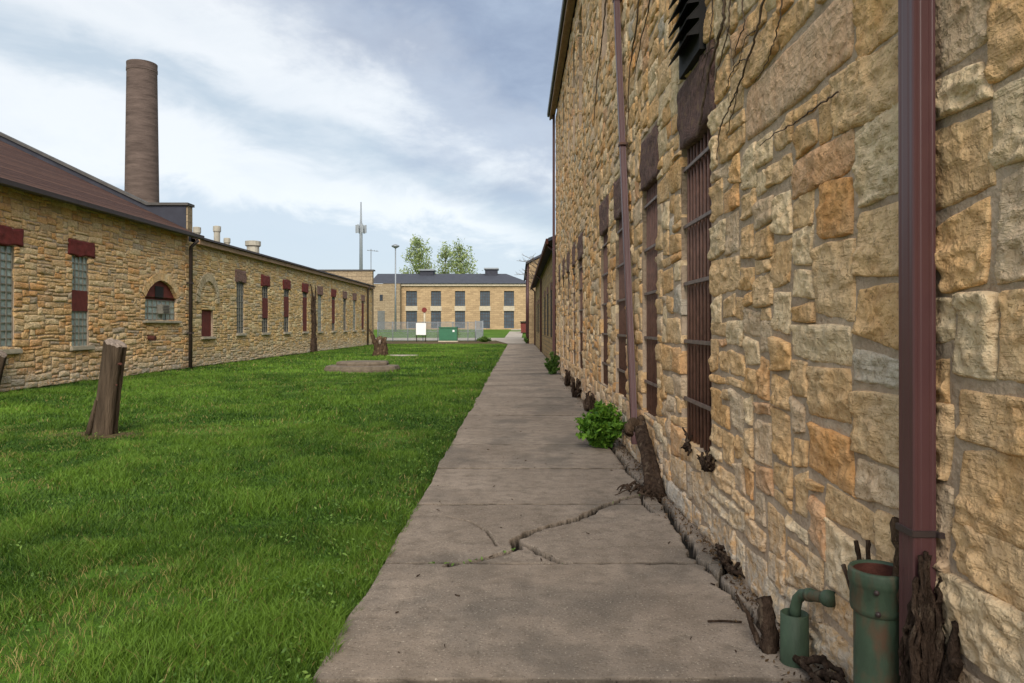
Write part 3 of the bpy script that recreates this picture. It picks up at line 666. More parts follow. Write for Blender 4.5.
# ------------------------------------------------------------------ left: workshop with the shingled roof
LX, EAVE = -12.6, 5.04
shop = thing('stone_workshop', (LX, 20, 0), 'coursed limestone workshop with brown shingle roof and red lintels on the left', 'building')
LU, LV = 0.1, 0.09
sh = [(17.2, 18.5, 1.08, 3.6), (20.9, 21.7, 0.99, 3.6), (25.0, 27.3, 1.8, 2.61)]
slint = [(17.0, 18.8, 3.6, 4.05), (20.7, 22.0, 3.6, 4.05)]
arch_c, arch_r = 26.15, 1.15
# circle segment above the arched window: rise 0.6
def in_arch(u, v, grow=0.0):
    rise = 0.60 + grow; hw = arch_r + grow; rad = (hw * hw + rise * rise) / (2 * rise); return (u - arch_c) ** 2 + (v - (2.61 + rise - rad)) ** 2 < rad * rad and v >= 2.60
ahole, aring = [], []
for i in range(24, 29 * 10):
    pass
for iu in range(int(24.4 * 10), int(28.0 * 10)):
    for iv in range(29, 41):
        u, v = iu * 0.1 + 0.05, iv * 0.09 + 0.045
        if in_arch(u, v): ahole.append((iu * 0.1, iu * 0.1 + 0.1, iv * 0.09, iv * 0.09 + 0.09))
        elif in_arch(u, v, 0.24): aring.append((iu * 0.1, iu * 0.1 + 0.1, iv * 0.09, iv * 0.09 + 0.09))
us_ = np.arange(8, 28.31, 0.1); vs_ = np.arange(0, 5.05, 0.09)
Vw, Fw = front_sheet(us_, vs_, sh + ahole, LX, 1, 0.006); n0 = len(Vw)
back = -31.4
extra = [(LX, 8, 0), (back, 8, 0), (back, 8, EAVE), (LX, 8, EAVE), (LX, 28.3, 0), (back, 28.3, 0), (back, 28.3, EAVE), (LX, 28.3, EAVE), (-22, 8, 9.5), (-22, 28.3, 9.5)]
Fx = [(0, 1, 2, 3), (5, 4, 7, 6), (1, 5, 6, 2), (3, 2, 8, 8)][:3]
Vr, Fr, nn_ = [], [], n0 + len(extra)
for h in sh + [(25.0, 27.3, 2.61, 3.3)]:
    a, b_, c_, d = h; x0, x1 = LX - 0.004, LX - 0.30
    Vr += [(x0, a, c_), (x0, b_, c_), (x0, b_, d), (x0, a, d), (x1, a, c_), (x1, b_, c_), (x1, b_, d), (x1, a, d)]
    fs = [(0, 4, 5, 1), (1, 5, 6, 2), (3, 7, 4, 0), (4, 7, 6, 5)] + ([(2, 6, 7, 3)] if h[3] != 2.61 and h[2] != 2.61 else [])
    Fr += [tuple(nn_ + k for k in f) for f in fs]; nn_ += 8
link('wall', mesh('wall', np.concatenate([Vw, np.array(extra), np.array(Vr)]), np.concatenate([Fw, np.array(Fx) + n0, np.array(Fr)])), M_MORTAR, shop)
def size_l(u, v, rr): return rr.choice((2, 3, 3, 4, 5, 6, 7)), rr.choice((1, 1, 2, 2, 2))
rects = layout(8.0, 0.0, 203, 56, LU, LV, sh + slint + ahole + aring, size_l, seed=21)
pal_l = [tuple(min(1, q_ * 1.12) for q_ in p_) for p_ in [rgb(212, 176, 126), rgb(206, 174, 130), rgb(214, 190, 150), rgb(186, 160, 124), rgb(204, 158, 106), rgb(174, 158, 138)]]
wl = [5, 5, 3, 2, 3, 1]
def res_l(u, v, part): return (0.10, 0.03)
build_stones(rects, LX, 1, shop, M_STONE_L, res_l, pal_l, wl, top_n(screen_area(rects, LX)), joint_w=0.007, proud=(0.008, 0.03), rough=0.028, warp=0.04, seed=31)
# arch ring stones
rise, hw = 0.60, arch_r; rad = (hw * hw + rise * rise) / (2 * rise); cz = 2.61 + rise - rad; a0 = math.asin(hw / rad); nv_ = 11
for k in range(nv_):
    an0 = -a0 - 0.02 + (2 * a0 + 0.04) * k / nv_ + 0.008; an1 = -a0 - 0.02 + (2 * a0 + 0.04) * (k + 1) / nv_ - 0.008
    pts = [(math.sin(an) * r, math.cos(an) * r) for an, r in ((an0, rad), (an1, rad), (an1, rad + 0.27), (an0, rad + 0.27))]
    pr = 0.03 + rng.uniform(0, 0.02); V = [(LX + pr, arch_c + p, cz + q) for p, q in pts] + [(LX - 0.24, arch_c + p, cz + q) for p, q in pts]
    cc = np.tile(np.array(rng.choice(pal_l[:3])) * rng.uniform(0.85, 1.1), (8, 1))
    link('arch_stone', mesh('arch_stone', np.array(V), [(0, 1, 2, 3), (0, 4, 5, 1), (1, 5, 6, 2), (2, 6, 7, 3), (3, 7, 4, 0)], cc), M_STONE_L, shop)
def block_window(parent, a, b_, z0, z1, x, panes, rows, pm_, fm=M_FRAME, boards=()):
    w = MB().box(x - 0.05, x, a, b_, z0, z1).build('window', pm_, parent)
    g = MB()
    for k in range(panes + 1): y = a + 0.02 + (b_ - a - 0.04) * k / panes; g.box(x + 0.002, x + 0.03, y - 0.014, y + 0.014, z0, z1)
    g.build('glazing_bar', fm, w); g = MB()
    for k in range(rows + 1): z = z0 + 0.02 + (z1 - z0 - 0.04) * k / rows; g.box(x + 0.003, x + 0.026, a, b_, z - 0.013, z + 0.013)
    g.build('glazing_bar', fm, w)
    for (q0, q1, bm_) in boards: MB().box(x + 0.032, x + 0.05, a + 0.02, b_ - 0.02, q0, q1).build('board', bm_, w)
    return w
block_window(shop, 17.2, 18.5, 1.08, 3.62, LX - 0.06, 6, 13, M_GLASSBLOCK)
block_window(shop, 20.9, 21.7, 0.99, 3.62, LX - 0.06, 4, 13, M_GLASSBLOCK, boards=((2.03, 2.62, M_REDBOARD),))
for k, (a, b_) in enumerate(((17.0, 18.8), (20.7, 22.0))): rough_block('lintel', a, b_, 3.60, 4.05, M_REDLINTEL, shop, LX, 1, seed=k, proud=0.045)
for a, b_ in ((17.0, 18.7), (20.75, 21.9)): MB().box(LX - 0.2, LX + 0.10, a, b_, 0.90, 1.03, 0.02).build('sill', M_SILL, shop)
w = block_window(shop, 25.0, 27.3, 1.8, 2.52, LX - 0.10, 7, 3, M_GLASSBLOCK)
am = MB(); n = 16; pts = [(arch_c + math.sin(-a0 + 2 * a0 * k / n) * (rad + 0.02), cz + math.cos(-a0 + 2 * a0 * k / n) * (rad + 0.02)) for k in range(n + 1)]
am.add([(LX - 0.09, arch_c, 2.52)] + [(LX - 0.09, p, q) for p, q in pts] + [(LX - 0.09, 27.3, 2.52), (LX - 0.09, 25.0, 2.52)], [tuple([0, k + 2, k + 1]) for k in range(n)] + [(0, n + 2, n + 1), (0, 1, n + 3)])
am.build('arched_board', M_REDBOARD, w)
MB().box(LX - 0.086, LX - 0.07, 25.85, 26.45, 2.56, 3.0).build('broken_pane', M_BLACK, w)
MB().box(LX - 0.2, LX + 0.12, 24.8, 27.5, 1.70, 1.79, 0.02).build('sill', M_SILL, shop)
ac = MB().box(LX - 0.09, LX + 0.12, 26.0, 26.5, 2.02, 2.36, 0.02).build('air_conditioner', M_FRAME, w)
for k in range(5): MB().box(LX + 0.1205, LX + 0.128, 26.04, 26.46, 2.07 + k * 0.055, 2.09 + k * 0.055).build('grille_slat', M_GUTTER, w)
MB().tube([(LX - 0.05, 25.2, 1.2), (LX + 0.25, 25.2, 1.18)], 0.09, 10).build('pipe_stub', M_RUST, shop)
# roof: slope up from the eave
sl = 0.477
def zr(x): return EAVE + 0.06 + (LX + 0.35 - x) * sl
rf = MB(); xe, xr = LX + 0.35, -22.0
rf.add([(xe, 7.5, zr(xe)), (xe, 28.3, zr(xe)), (xr, 28.3, zr(xr)), (xr, 7.5, zr(xr)), (-31.75, 28.3, zr(xe)), (-31.75, 7.5, zr(xe)),
        (xe, 7.5, zr(xe) - 0.08), (xe, 28.3, zr(xe) - 0.08)], [(0, 1, 2, 3), (3, 2, 4, 5), (6, 7, 1, 0)])
rf.add([(LX, 8, EAVE), (back, 8, EAVE), (-22, 8, zr(-22) - 0.1)], [(0, 2, 1)])
rf.build('roof', M_SHINGLE, shop)
MB().box(LX + 0.04, LX + 0.34, 7.5, 28.2, EAVE - 0.02, EAVE + 0.03).build('soffit', M_FASCIA, shop)
gtr = MB(); X = xe + 0.005; Z = zr(xe) - 0.02; prof = [(0, 0), (0.0, -0.13), (0.06, -0.16), (0.12, -0.12), (0.13, 0.0)]
for k in range(4):
    (x0, z0), (x1, z1) = prof[k], prof[k + 1]; gtr.quad((X + x0, 7.5, Z + z0), (X + x0, 28.6, Z + z0), (X + x1, 28.6, Z + z1), (X + x1, 7.5, Z + z1))
gtr.build('gutter', M_GUTTER, shop)
# tarred fire wall at the far gable with its coping
fw = MB(); y0, y1 = 28.35, 28.8
pr = [(LX - 0.12, EAVE - 0.2), (LX - 0.12, 6.22), (-14.2, 6.22), (-22, 6.22 + 7.8 * sl), (-30, 6.22), (-31.4, 6.22), (-31.4, EAVE - 0.2)]
V = [(x, y0, z) for x, z in pr] + [(x, y1, z) for x, z in pr]; n = len(pr)
fw.add(V, [tuple(range(n)), tuple(range(2 * n - 1, n - 1, -1))] + [(k, k + n, (k + 1) % n + n, (k + 1) % n) for k in range(n)])
fwo = fw.build('fire_wall', M_TAR, shop)
cp = MB()
for (xa, za), (xb, zb) in zip(pr[1:5], pr[2:6]):
    xa_ = xa + (0.10 if xa > LX - 0.5 else 0)
    cp.add([(xa_, y0 - 0.08, za), (xb, y0 - 0.08, zb), (xb, y1 + 0.08, zb), (xa_, y1 + 0.08, za), (xa_, y0 - 0.08, za + 0.1), (xb, y0 - 0.08, zb + 0.1), (xb, y1 + 0.08, zb + 0.1), (xa_, y1 + 0.08, za + 0.1)],
           [(0, 1, 2, 3), (4, 7, 6, 5), (0, 4, 5, 1), (2, 6, 7, 3), (0, 3, 7, 4), (1, 5, 6, 2)])
cp.build('coping', M_COPING, fwo)
MB().box(LX - 0.118, LX - 0.06, y0 + 0.02, y1 - 0.02, EAVE + 0.1, 6.2).build('end_facing', M_FARGREY, fwo)
dp = MB().tube([(LX + 0.45, 28.1, 4.85), (LX + 0.16, 28.15, 4.6), (LX + 0.14, 28.15, 0.0)], 0.07, 10).build('downspout', M_GUTTER, shop, smooth=True)
for z in (1.3, 3.2): MB().box(LX + 0.03, LX + 0.23, 28.06, 28.24, z, z + 0.06).build('bracket', M_GUTTER, shop)

# ------------------------------------------------------------------ left: the long low building
LX2, EV2, E2 = -12.66, 4.86, 64.0
rowb = thing('long_stone_building', (LX2, 45, 0), 'long low limestone building with narrow windows between smokestack and far block', 'building')
wu = [33.7, 37.0, 40.4, 43.9, 47.2, 50.7, 54.0, 57.2, 60.3]
lh = [(29.6, 30.7, 1.17, 2.25)] + [(round(u - 0.4, 1), round(u + 0.5, 1), 1.26, 3.6) for u in wu]
ll = [(round(u - 0.6, 1), round(u + 0.7, 1), 3.6, 4.14) for u in wu]
us_ = np.arange(28.4, E2 + 0.01, 0.1); vs_ = np.arange(0, EV2 + 0.01, 0.09)
Vw, Fw = front_sheet(us_, vs_, lh, LX2, 1, 0.006); n0 = len(Vw)
extra = [(LX2, 28.85, 0), (-24, 28.85, 0), (-24, 28.85, EV2), (LX2, 28.85, EV2), (LX2, E2, 0), (-24, E2, 0), (-24, E2, EV2), (LX2, E2, EV2)]
Fx = [(0, 1, 2, 3), (5, 4, 7, 6), (1, 5, 6, 2)]
Vr, Fr, nn_ = [], [], n0 + 8
for h in lh:
    a, b_, c_, d = h; x0, x1 = LX2 - 0.004, LX2 - 0.30
    Vr += [(x0, a, c_), (x0, b_, c_), (x0, b_, d), (x0, a, d), (x1, a, c_), (x1, b_, c_), (x1, b_, d), (x1, a, d)]
    Fr += [tuple(nn_ + k for k in f) for f in ((0, 4, 5, 1), (1, 5, 6, 2), (2, 6, 7, 3), (3, 7, 4, 0), (4, 7, 6, 5))]; nn_ += 8
link('wall', mesh('wall', np.concatenate([Vw, np.array(extra), np.array(Vr)]), np.concatenate([Fw, np.array(Fx) + n0, np.array(Fr)])), M_MORTAR, rowb)
rects = layout(28.4, 0.0, 356, 54, LU, LV, lh + ll, size_l, seed=23)
ars = screen_area(rects, LX2)
pal_2 = [tuple(min(1, q_ * 1.15) for q_ in p_) for p_ in [rgb(194, 164, 112), rgb(186, 160, 116), rgb(202, 184, 144), rgb(180, 162, 128), rgb(192, 160, 112), rgb(170, 158, 136)]]
build_stones(rects, LX2, 1, rowb, M_STONE_L, lambda u, v, p: (0.25, 0.03), pal_2, wl, [False] * len(rects), joint_w=0.007, proud=(0.008, 0.028), rough=0.024, warp=0.04, seed=33)
for k, u in enumerate(wu):
    rough_block('lintel', u - 0.58, u + 0.68, 3.58, 4.12, M_REDLINTEL if k in (1, 2, 3, 5) else M_LINTEL, rowb, LX2, 1, seed=k + 5, proud=0.05)
    x = LX2 - 0.06; wm = M_GREYWIN if k in (0,) else M_GLASSBLOCK if k in (4, 7) else M_DKGLASS
    bd = {1: ((2.0, 3.0, M_REDBOARD),), 2: ((2.1, 3.2, M_REDBOARD),), 3: ((1.3, 3.3, M_REDBOARD),), 5: ((1.8, 3.4, M_REDBOARD),), 8: ((1.4, 3.5, M_REDBOARD),)}.get(k, ())
    block_window(rowb, u - 0.4, u + 0.5, 1.26, 3.6, x, 3, 8, wm, boards=bd)
    MB().box(LX2 - 0.15, LX2 + 0.11, u - 0.52, u + 0.62, 1.15, 1.27, 0.02).build('sill', M_SILL, rowb)
w = MB().box(LX2 - 0.14, LX2 - 0.08, 29.6, 30.7, 1.17, 2.25).build('window', M_REDBOARD, rowb); MB().box(LX2 - 0.1, LX2 + 0.12, 29.5, 30.8, 1.06, 1.17, 0.02).build('sill', M_SILL, rowb)
for k in range(13):       # scar of the blocked arch
    an0 = -1.5 + 3.0 * k / 13 + 0.02; an1 = -1.5 + 3.0 * (k + 1) / 13 - 0.02
    pts = [(math.sin(an) * r, math.cos(an) * r * 1.15) for an, r in ((an0, 0.85), (an1, 0.85), (an1, 1.13), (an0, 1.13))]
    V = [(LX2 + 0.075, 30.15 + p, 2.45 + q) for p, q in pts] + [(LX2 - 0.04, 30.15 + p, 2.45 + q) for p, q in pts]
    cc = np.tile(np.array(rgb(178, 166, 140)) * rng.uniform(0.85, 1.1), (8, 1))
    link('arch_stone', mesh('arch_stone', np.array(V), [(0, 1, 2, 3), (0, 4, 5, 1), (1, 5, 6, 2), (2, 6, 7, 3), (3, 7, 4, 0)], cc), M_STONE_L, rowb)
MB().box(LX2 + 0.06, LX2 + 0.24, 28.9, E2 + 0.2, EV2 - 0.06, EV2 + 0.12).build('fascia', M_FASCIA, rowb)
MB().add([(LX2 + 0.34, 28.9, EV2 + 0.13), (LX2 + 0.34, E2 + 0.2, EV2 + 0.13), (-18.3, E2 + 0.2, EV2 + 0.40), (-18.3, 28.9, EV2 + 0.40), (-24.3, E2 + 0.2, EV2 + 0.13), (-24.3, 28.9, EV2 + 0.13),
          (LX2 + 0.34, 28.9, EV2 + 0.21), (LX2 + 0.34, E2 + 0.2, EV2 + 0.21), (-18.3, E2 + 0.2, EV2 + 0.48), (-18.3, 28.9, EV2 + 0.48), (-24.3, E2 + 0.2, EV2 + 0.21), (-24.3, 28.9, EV2 + 0.21)],
         [(0, 3, 2, 1), (3, 5, 4, 2), (6, 7, 8, 9), (9, 8, 10, 11), (0, 1, 7, 6), (0, 6, 9, 3), (3, 9, 11, 5), (1, 2, 8, 7)]).build('roof', M_GUTTER, rowb)
# stacks on the roof
for px, ytop, D, wpx in ((197, 227, 34, 7), (217, 226, 36, 7), (227, 238, 42, 6), (253, 241, 40, 14)):
    X = (px - VPX) * D / F_PX; zt = CAM_Z + (VPY - ytop) / F_PX * D; r_ = wpx / 2 / F_PX * D
    mb = MB().lathe([(r_ * 0.85, 0), (r_ * 0.85, zt - EV2 - 0.32), (r_ * 1.08, zt - EV2 - 0.26), (r_ * 1.08, zt - EV2 - 0.02), (r_ * 0.8, zt - EV2), (r_ * 0.75, zt - EV2 - 0.25)], (X, D, EV2), 14)
    mb.build('vent_stack', M_VENTSTONE, rowb, smooth=False)
pw = MB().box(-18.0, LX2 + 0.02, E2 + 0.25, E2 + 0.8, 0, 6.38).build('end_parapet', M_FARGREY, rowb)
MB().box(-18.1, LX2 + 0.15, E2 + 0.16, E2 + 0.9, 6.385, 6.5).build('coping', M_COPING, pw)
MB().tube([(LX2 + 0.35, 61.8, 4.9), (LX2 + 0.13, 61.8, 4.6), (LX2 + 0.13, 61.8, 0)], 0.07, 8).build('downspout', M_GUTTER, rowb, smooth=True)
dv = MB()
for k in range(8):
    y = 45.6 + rng.uniform(-0.3, 0.3); pv = refine([(LX2 + 0.12, y + rng.uniform(-0.4, 0.4), 0), (LX2 + 0.1, y, 1.4), (LX2 + 0.1, y + rng.uniform(-0.3, 0.3), 2.6), (LX2 + 0.08, y + rng.uniform(-0.6, 0.6), 3.2 + rng.random())], 5, 0.05, k); dv.tube(pv, taper(0.12, 0.025, len(pv)), 6, 0.3, k)
tag(dv.build('dead_vine', M_BARK), 'dark dead vine climbing the long low building between two windows', 'vine')

# ------------------------------------------------------------------ smokestack
SD = 75.0; sxx = (142 - VPX) * SD / F_PX; stz = CAM_Z + (VPY - 64) / F_PX * SD
st = thing('smokestack', (sxx, SD, 0), 'tall tapering brown brick smokestack behind the workshop roof', 'chimney')
nr = 60; prof = [(1.78 - 0.38 * k / nr, stz * k / nr) for k in range(nr + 1)]
MB().lathe(prof, (sxx, SD, 0), 40).build('shaft', M_SMOKE, st, smooth=True)
MB().lathe([(1.41, stz - 0.9), (1.45, stz - 0.85), (1.45, stz - 0.55), (1.42, stz - 0.5), (1.44, stz), (1.15, stz), (1.1, stz - 2)], (sxx, SD, 0), 40).build('rim', M_SMOKE, st)

# ------------------------------------------------------------------ far building closing the yard
FD = 126.0
def fx(px): return (px - VPX) * FD / F_PX
def fz(py): return CAM_Z + (VPY - py) / F_PX * FD
far = thing('far_stone_block', (fx(450), FD, 1.05), 'two storey tan stone block with slate roof closing the far end of the yard', 'building')
fy = FD; xa, xb = fx(398), fx(529); zt = fz(284)
fw_ = [(406, 417), (431, 441), (455, 465), (480, 490), (504, 514)]
cols = sorted({xa, xb} | {fx(p) for w_ in fw_ for p in w_}); rows = [0.5, fz(328.3), fz(311), fz(306), fz(291), zt]
wm_ = MB()
for i in range(len(cols) - 1):
    for j in range(len(rows) - 1):
        isw = any(abs(cols[i] - fx(p[0])) < 1e-6 for p in fw_) and j in (1, 3)
        if not isw: wm_.quad((cols[i], fy, rows[j]), (cols[i + 1], fy, rows[j]), (cols[i + 1], fy, rows[j + 1]), (cols[i], fy, rows[j + 1]))
for p in fw_:
    for r0, r1 in ((rows[1], rows[2]), (rows[3], rows[4])):
        a, b_ = fx(p[0]), fx(p[1]); d = 0.35
        for q in (((a, r0), (a, r1)), ((a, r1), (b_, r1)), ((b_, r1), (b_, r0)), ((b_, r0), (a, r0))):
            wm_.quad((q[0][0], fy, q[0][1]), (q[1][0], fy, q[1][1]), (q[1][0], fy + d, q[1][1]), (q[0][0], fy + d, q[0][1]))
wm_.quad((xb, fy, 0.5), (xb, fy + 14, 0.5), (xb, fy + 14, zt), (xb, fy, zt)); wm_.quad((xa, fy + 14, 0.5), (xa, fy, 0.5), (xa, fy, zt), (xa, fy + 14, zt))
wm_.quad((xb, fy + 14, 0.5), (xa, fy + 14, 0.5), (xa, fy + 14, zt), (xb, fy + 14, zt))
wm_.build('wall', M_FARWALL, far)
for p in fw_:
    a, b_ = fx(p[0]), fx(p[1])
    for r0, r1 in ((rows[1], rows[2]), (rows[3], rows[4])):
        w = MB().box(a, b_, fy + 0.30, fy + 0.34, r0, r1).build('window', M_FARGLASS, far)
        g = MB()
        for k in range(1, 4): x = a + (b_ - a) * k / 4; g.box(x - 0.03, x + 0.03, fy + 0.26, fy + 0.298, r0, r1)
        for k in range(1, 5): z = r0 + (r1 - r0) * k / 5; g.box(a, b_, fy + 0.265, fy + 0.295, z - 0.03, z + 0.03)
        g.build('glazing_bar', M_GUTTER, w)
    MB().box(a - 0.1, b_ + 0.1, fy - 0.06, fy + 0.2, rows[2] + 0.02, rows[3] - 0.02).build('spandrel', M_SILL, far)
MB().box(xa - 0.2, xb + 0.3, fy - 0.35, fy - 0.02, zt - 0.35, zt + 0.05).build('cornice', M_SILL, far)
rt = fz(273.5) + 0.45
MB().add([(fx(370), fy - 0.6, zt + 0.06), (xb + 0.5, fy - 0.6, zt + 0.06), (xb - 4.0, fy + 7, rt), (fx(370), fy + 7, rt), (xb + 0.5, fy + 14.5, zt + 0.06), (fx(370), fy + 14.5, zt + 0.06)],
         [(0, 1, 2, 3), (1, 4, 2), (4, 5, 3, 2)]).build('roof', M_SLATE, far)
for a, b_, yt in ((415, 430, 269.5), (483, 497, 268)):
    v_ = MB().box(fx(a) + 0.1, fx(b_) - 0.1, fy + 5.5, fy + 8.5, rt - 1.2, fz(yt) + 0.45 - 0.25).build('roof_vent', M_TAR, far)
    MB().box(fx(a) - 0.1, fx(b_) + 0.1, fy + 5.2, fy + 8.8, fz(yt) + 0.45 - 0.245, fz(yt) + 0.45).build('vent_cap', M_METALGREY, v_)
wing = MB().box(fx(372), xa + 0.6, fy - 1.6, fy + 10, 0.5, zt - 0.05).build('wing', M_FARGREY, far)
MB().box(fx(381.5), fx(384.5), fy - 1.66, fy - 1.61, fz(301), fz(295)).build('small_window', M_DKGLASS, wing)
MB().box(fx(379.5), fx(386.5), fy - 1.68, fy - 1.61, 0.6, fz(311)).build('door', M_GREYWIN, wing)

# ------------------------------------------------------------------ fence, sign, cabinet, far odds and ends
fence = thing('chain_link_fence', (-9, 76, 0), 'grey chain link fence crossing the far end of the lawn', 'fence')
FY, fxa, fxb = 76.0, -14.4, -3.6
posts = np.linspace(fxa, fxb, 8)
for x in posts: MB().tube([(x, FY, -0.1), (x, FY, 2.05)], 0.045, 8).build('post', M_METALGREY, fence, smooth=True)
for z in (0.12, 1.05, 2.0): MB().tube([(fxa, FY, z), (fxb, FY, z)], 0.028, 6).build('rail', M_METALGREY, fence, smooth=True)
wv, wf = [], []
H_ = 1.9; sp = 0.09
def wire(x0, z0, x1, z1):
    n = len(wv); dx, dz = x1 - x0, z1 - z0; L = math.hypot(dx, dz); ox, oz = -dz / L * 0.007, dx / L * 0.007
    wv.extend([(x0 + ox, FY - 0.05, z0 + oz), (x1 + ox, FY - 0.05, z1 + oz), (x1 - ox, FY - 0.05, z1 - oz), (x0 - ox, FY - 0.05, z0 - oz)]); wf.append((n, n + 1, n + 2, n + 3))
x = fxa - H_
while x < fxb:
    a, b_ = max(x, fxa), min(x + H_, fxb)
    if b_ > a: wire(a, 0.1 + (a - x), b_, 0.1 + (b_ - x)); wire(a, 2.0 - (a - x), b_, 2.0 - (b_ - x))
    x += sp
link('wire_mesh', mesh('wire_mesh', np.array(wv), wf), M_METALGREY, fence, kind='stuff')
gate = thing('fence_gate', (-3.3, 76, 0), 'narrow silver gate panel at the right end of the chain link fence', 'gate')
gx = (475.5 - VPX) * FY / F_PX; gx2 = (483 - VPX) * FY / F_PX
for x in (gx, gx2): MB().tube([(x, FY - 0.2, -0.1), (x, FY - 0.2, 2.15)], 0.05, 8).build('gate_post', M_METALGREY, gate, smooth=True)
for k in range(9): MB().box(gx + 0.05 + k * 0.08, gx + 0.10 + k * 0.08, FY - 0.22, FY - 0.19, 0.25, 2.1).build('gate_bar', M_METALGREY, gate)
for z in (0.25, 1.2, 2.05): MB().box(gx, gx2, FY - 0.24, FY - 0.225, z, z + 0.06).build('gate_rail', M_METALGREY, gate)
sgn_ = thing('blank_notice_board', (-9.9, 75.5, 0), 'blank white notice board on two posts at the chain link fence', 'sign')
for px in (416.5, 425.5): x = (px - VPX) * 75.6 / F_PX; MB().tube([(x, 75.6, -0.1), (x, 75.6, 2.0)], 0.04, 8).build('post', M_GUTTER, sgn_, smooth=True)
MB().box((416 - VPX) * 75.5 / F_PX, (426 - VPX) * 75.5 / F_PX, 75.48, 75.53, CAM_Z + (VPY - 335) * 75.5 / F_PX, CAM_Z + (VPY - 323) * 75.5 / F_PX, 0.01).build('board', M_WHITE, sgn_)
cab = thing('utility_cabinet', (-7.2, 75, 0), 'green metal utility cabinet standing at the fence beyond the lawn', 'cabinet')
ca, cb = (439 - VPX) * 75 / F_PX, (457 - VPX) * 75 / F_PX; czt = CAM_Z + (VPY - 327) * 75 / F_PX
MB().box(ca, cb, 75, 76.0 - 0.1, 0.1, czt - 0.1, 0.02).build('body', M_CABINET, cab); MB().box(ca - 0.05, cb + 0.05, 74.93, 75.97, czt - 0.099, czt, 0.02).build('lid', M_CABINET, cab)
MB().box(ca - 0.08, cb + 0.08, 74.9, 76.0, -0.05, 0.1, 0.01).build('plinth', M_SILL, cab)
for k in range(2): MB().box(ca + 0.04 + k * (cb - ca) / 2, ca - 0.04 + (k + 1) * (cb - ca) / 2, 74.975, 74.998, 0.2, czt - 0.18, 0.004).build('door', M_CABINET, cab)
MB().box(cb - 0.45, cb - 0.25, 74.96, 74.973, czt - 0.5, czt - 0.3).build('warning_plate', M_WHITE, cab)
bol = thing('red_beacon_post', ((424.5 - VPX) * 120 / F_PX, 120, 0.9), 'dark red round sign on a pale post before the far block', 'sign')
bx_ = (424.5 - VPX) * 120 / F_PX; MB().tube([(bx_, 120, 0.8), (bx_, 120, 4.0)], 0.16, 8).build('post', M_SILL, bol, smooth=True)
MB().tube([(bx_, 119.75, CAM_Z + 16 * 120 / F_PX), (bx_, 119.83, CAM_Z + 16 * 120 / F_PX)], 0.42, 14).build('disc', M_REDLINTEL, bol)
dm = thing('rubbish_skip', (0.7, 112, 0.5), 'dark red rubbish skip with black lid at the far end of the path', 'skip')
gz_ = float(ground_z(0, 112)); xs0, xs1 = (520.5 - VPX) * 112 / F_PX, (528 - VPX) * 112 / F_PX
MB().add([(xs0 + 0.1, 112, gz_ + 0.15), (xs1 - 0.1, 112, gz_ + 0.15), (xs1, 112, gz_ + 1.5), (xs0, 112, gz_ + 1.5), (xs0 + 0.1, 113.4, gz_ + 0.15), (xs1 - 0.1, 113.4, gz_ + 0.15), (xs1, 113.6, gz_ + 1.7), (xs0, 113.6, gz_ + 1.7)],
         [(0, 1, 2, 3), (5, 4, 7, 6), (4, 0, 3, 7), (1, 5, 6, 2), (0, 4, 5, 1)]).build('body', M_REDBOARD, dm)
MB().box(xs0 - 0.05, xs1 + 0.05, 111.9, 113.7, gz_ + 1.71, gz_ + 1.85).build('lid', M_BLACK, dm)
for x in (xs0 + 0.2, xs1 - 0.2): MB().tube([(x - 0.05, 112.2, gz_ + 0.08), (x + 0.05, 112.2, gz_ + 0.08)], 0.12, 10).build('wheel', M_BLACK, dm)
tw = thing('cell_tower', ((361 - VPX) * 210 / F_PX, 210, 1), 'thin grey mobile phone tower with antenna cluster on the skyline', 'tower')
tx = (361 - VPX) * 210 / F_PX; tz = lambda py, D=210: CAM_Z + (VPY - py) * D / F_PX
MB().tube([(tx, 210, 0), (tx, 210, tz(224)), (tx, 210, tz(222)), (tx, 210, tz(202))], [0.6, 0.42, 0.30, 0.16], 12).build('mast', M_METALGREY, tw, smooth=True)
for k in range(6):
    an = k * math.pi / 3; cx, cy = tx + 1.3 * math.cos(an), 210 + 1.3 * math.sin(an)
    MB().box(cx - 0.25, cx + 0.25, cy - 0.15, cy + 0.15, tz(233), tz(225)).build('antenna', M_METALGREY, tw)
    MB().tube([(tx, 210, tz(229)), (cx, cy, tz(229))], 0.1, 6).build('arm', M_METALGREY, tw)
an = thing('roof_antenna', ((371 - VPX) * 90 / F_PX, 90, 0), 'thin television aerial right of the phone tower on the skyline', 'antenna')
ax_ = (371 - VPX) * 90 / F_PX; MB().tube([(ax_, 90, 0.0), (ax_, 90, tz(249, 90))], 0.05, 6).build('mast', M_METALGREY, an)
MB().tube([(ax_ - 0.5, 90, tz(250, 90)), (ax_ + 0.9, 90, tz(251.5, 90))], 0.035, 6).build('boom', M_METALGREY, an)
for k in range(5): MB().tube([(ax_ - 0.4 + k * 0.28, 89.6, tz(250.5, 90)), (ax_ - 0.4 + k * 0.28, 90.4, tz(250.5, 90))], 0.02, 5).build('element', M_METALGREY, an)
hl = thing('high_mast_light', ((395.5 - VPX) * 118 / F_PX, 118, 0.9), 'tall yard light pole with a round lamp head before the far block', 'light pole')
hx = (395.5 - VPX) * 118 / F_PX; MB().tube([(hx, 118, 0.6), (hx, 118, tz(247, 118))], [0.17, 0.09], 10).build('pole', M_METALGREY, hl, smooth=True)
MB().lathe([(0.1, -0.4), (0.62, -0.1), (0.64, 0.05), (0.2, 0.25), (0.02, 0.3)], (hx, 118, tz(246, 118)), 16).build('lamp_head', M_METALGREY, hl, smooth=True)

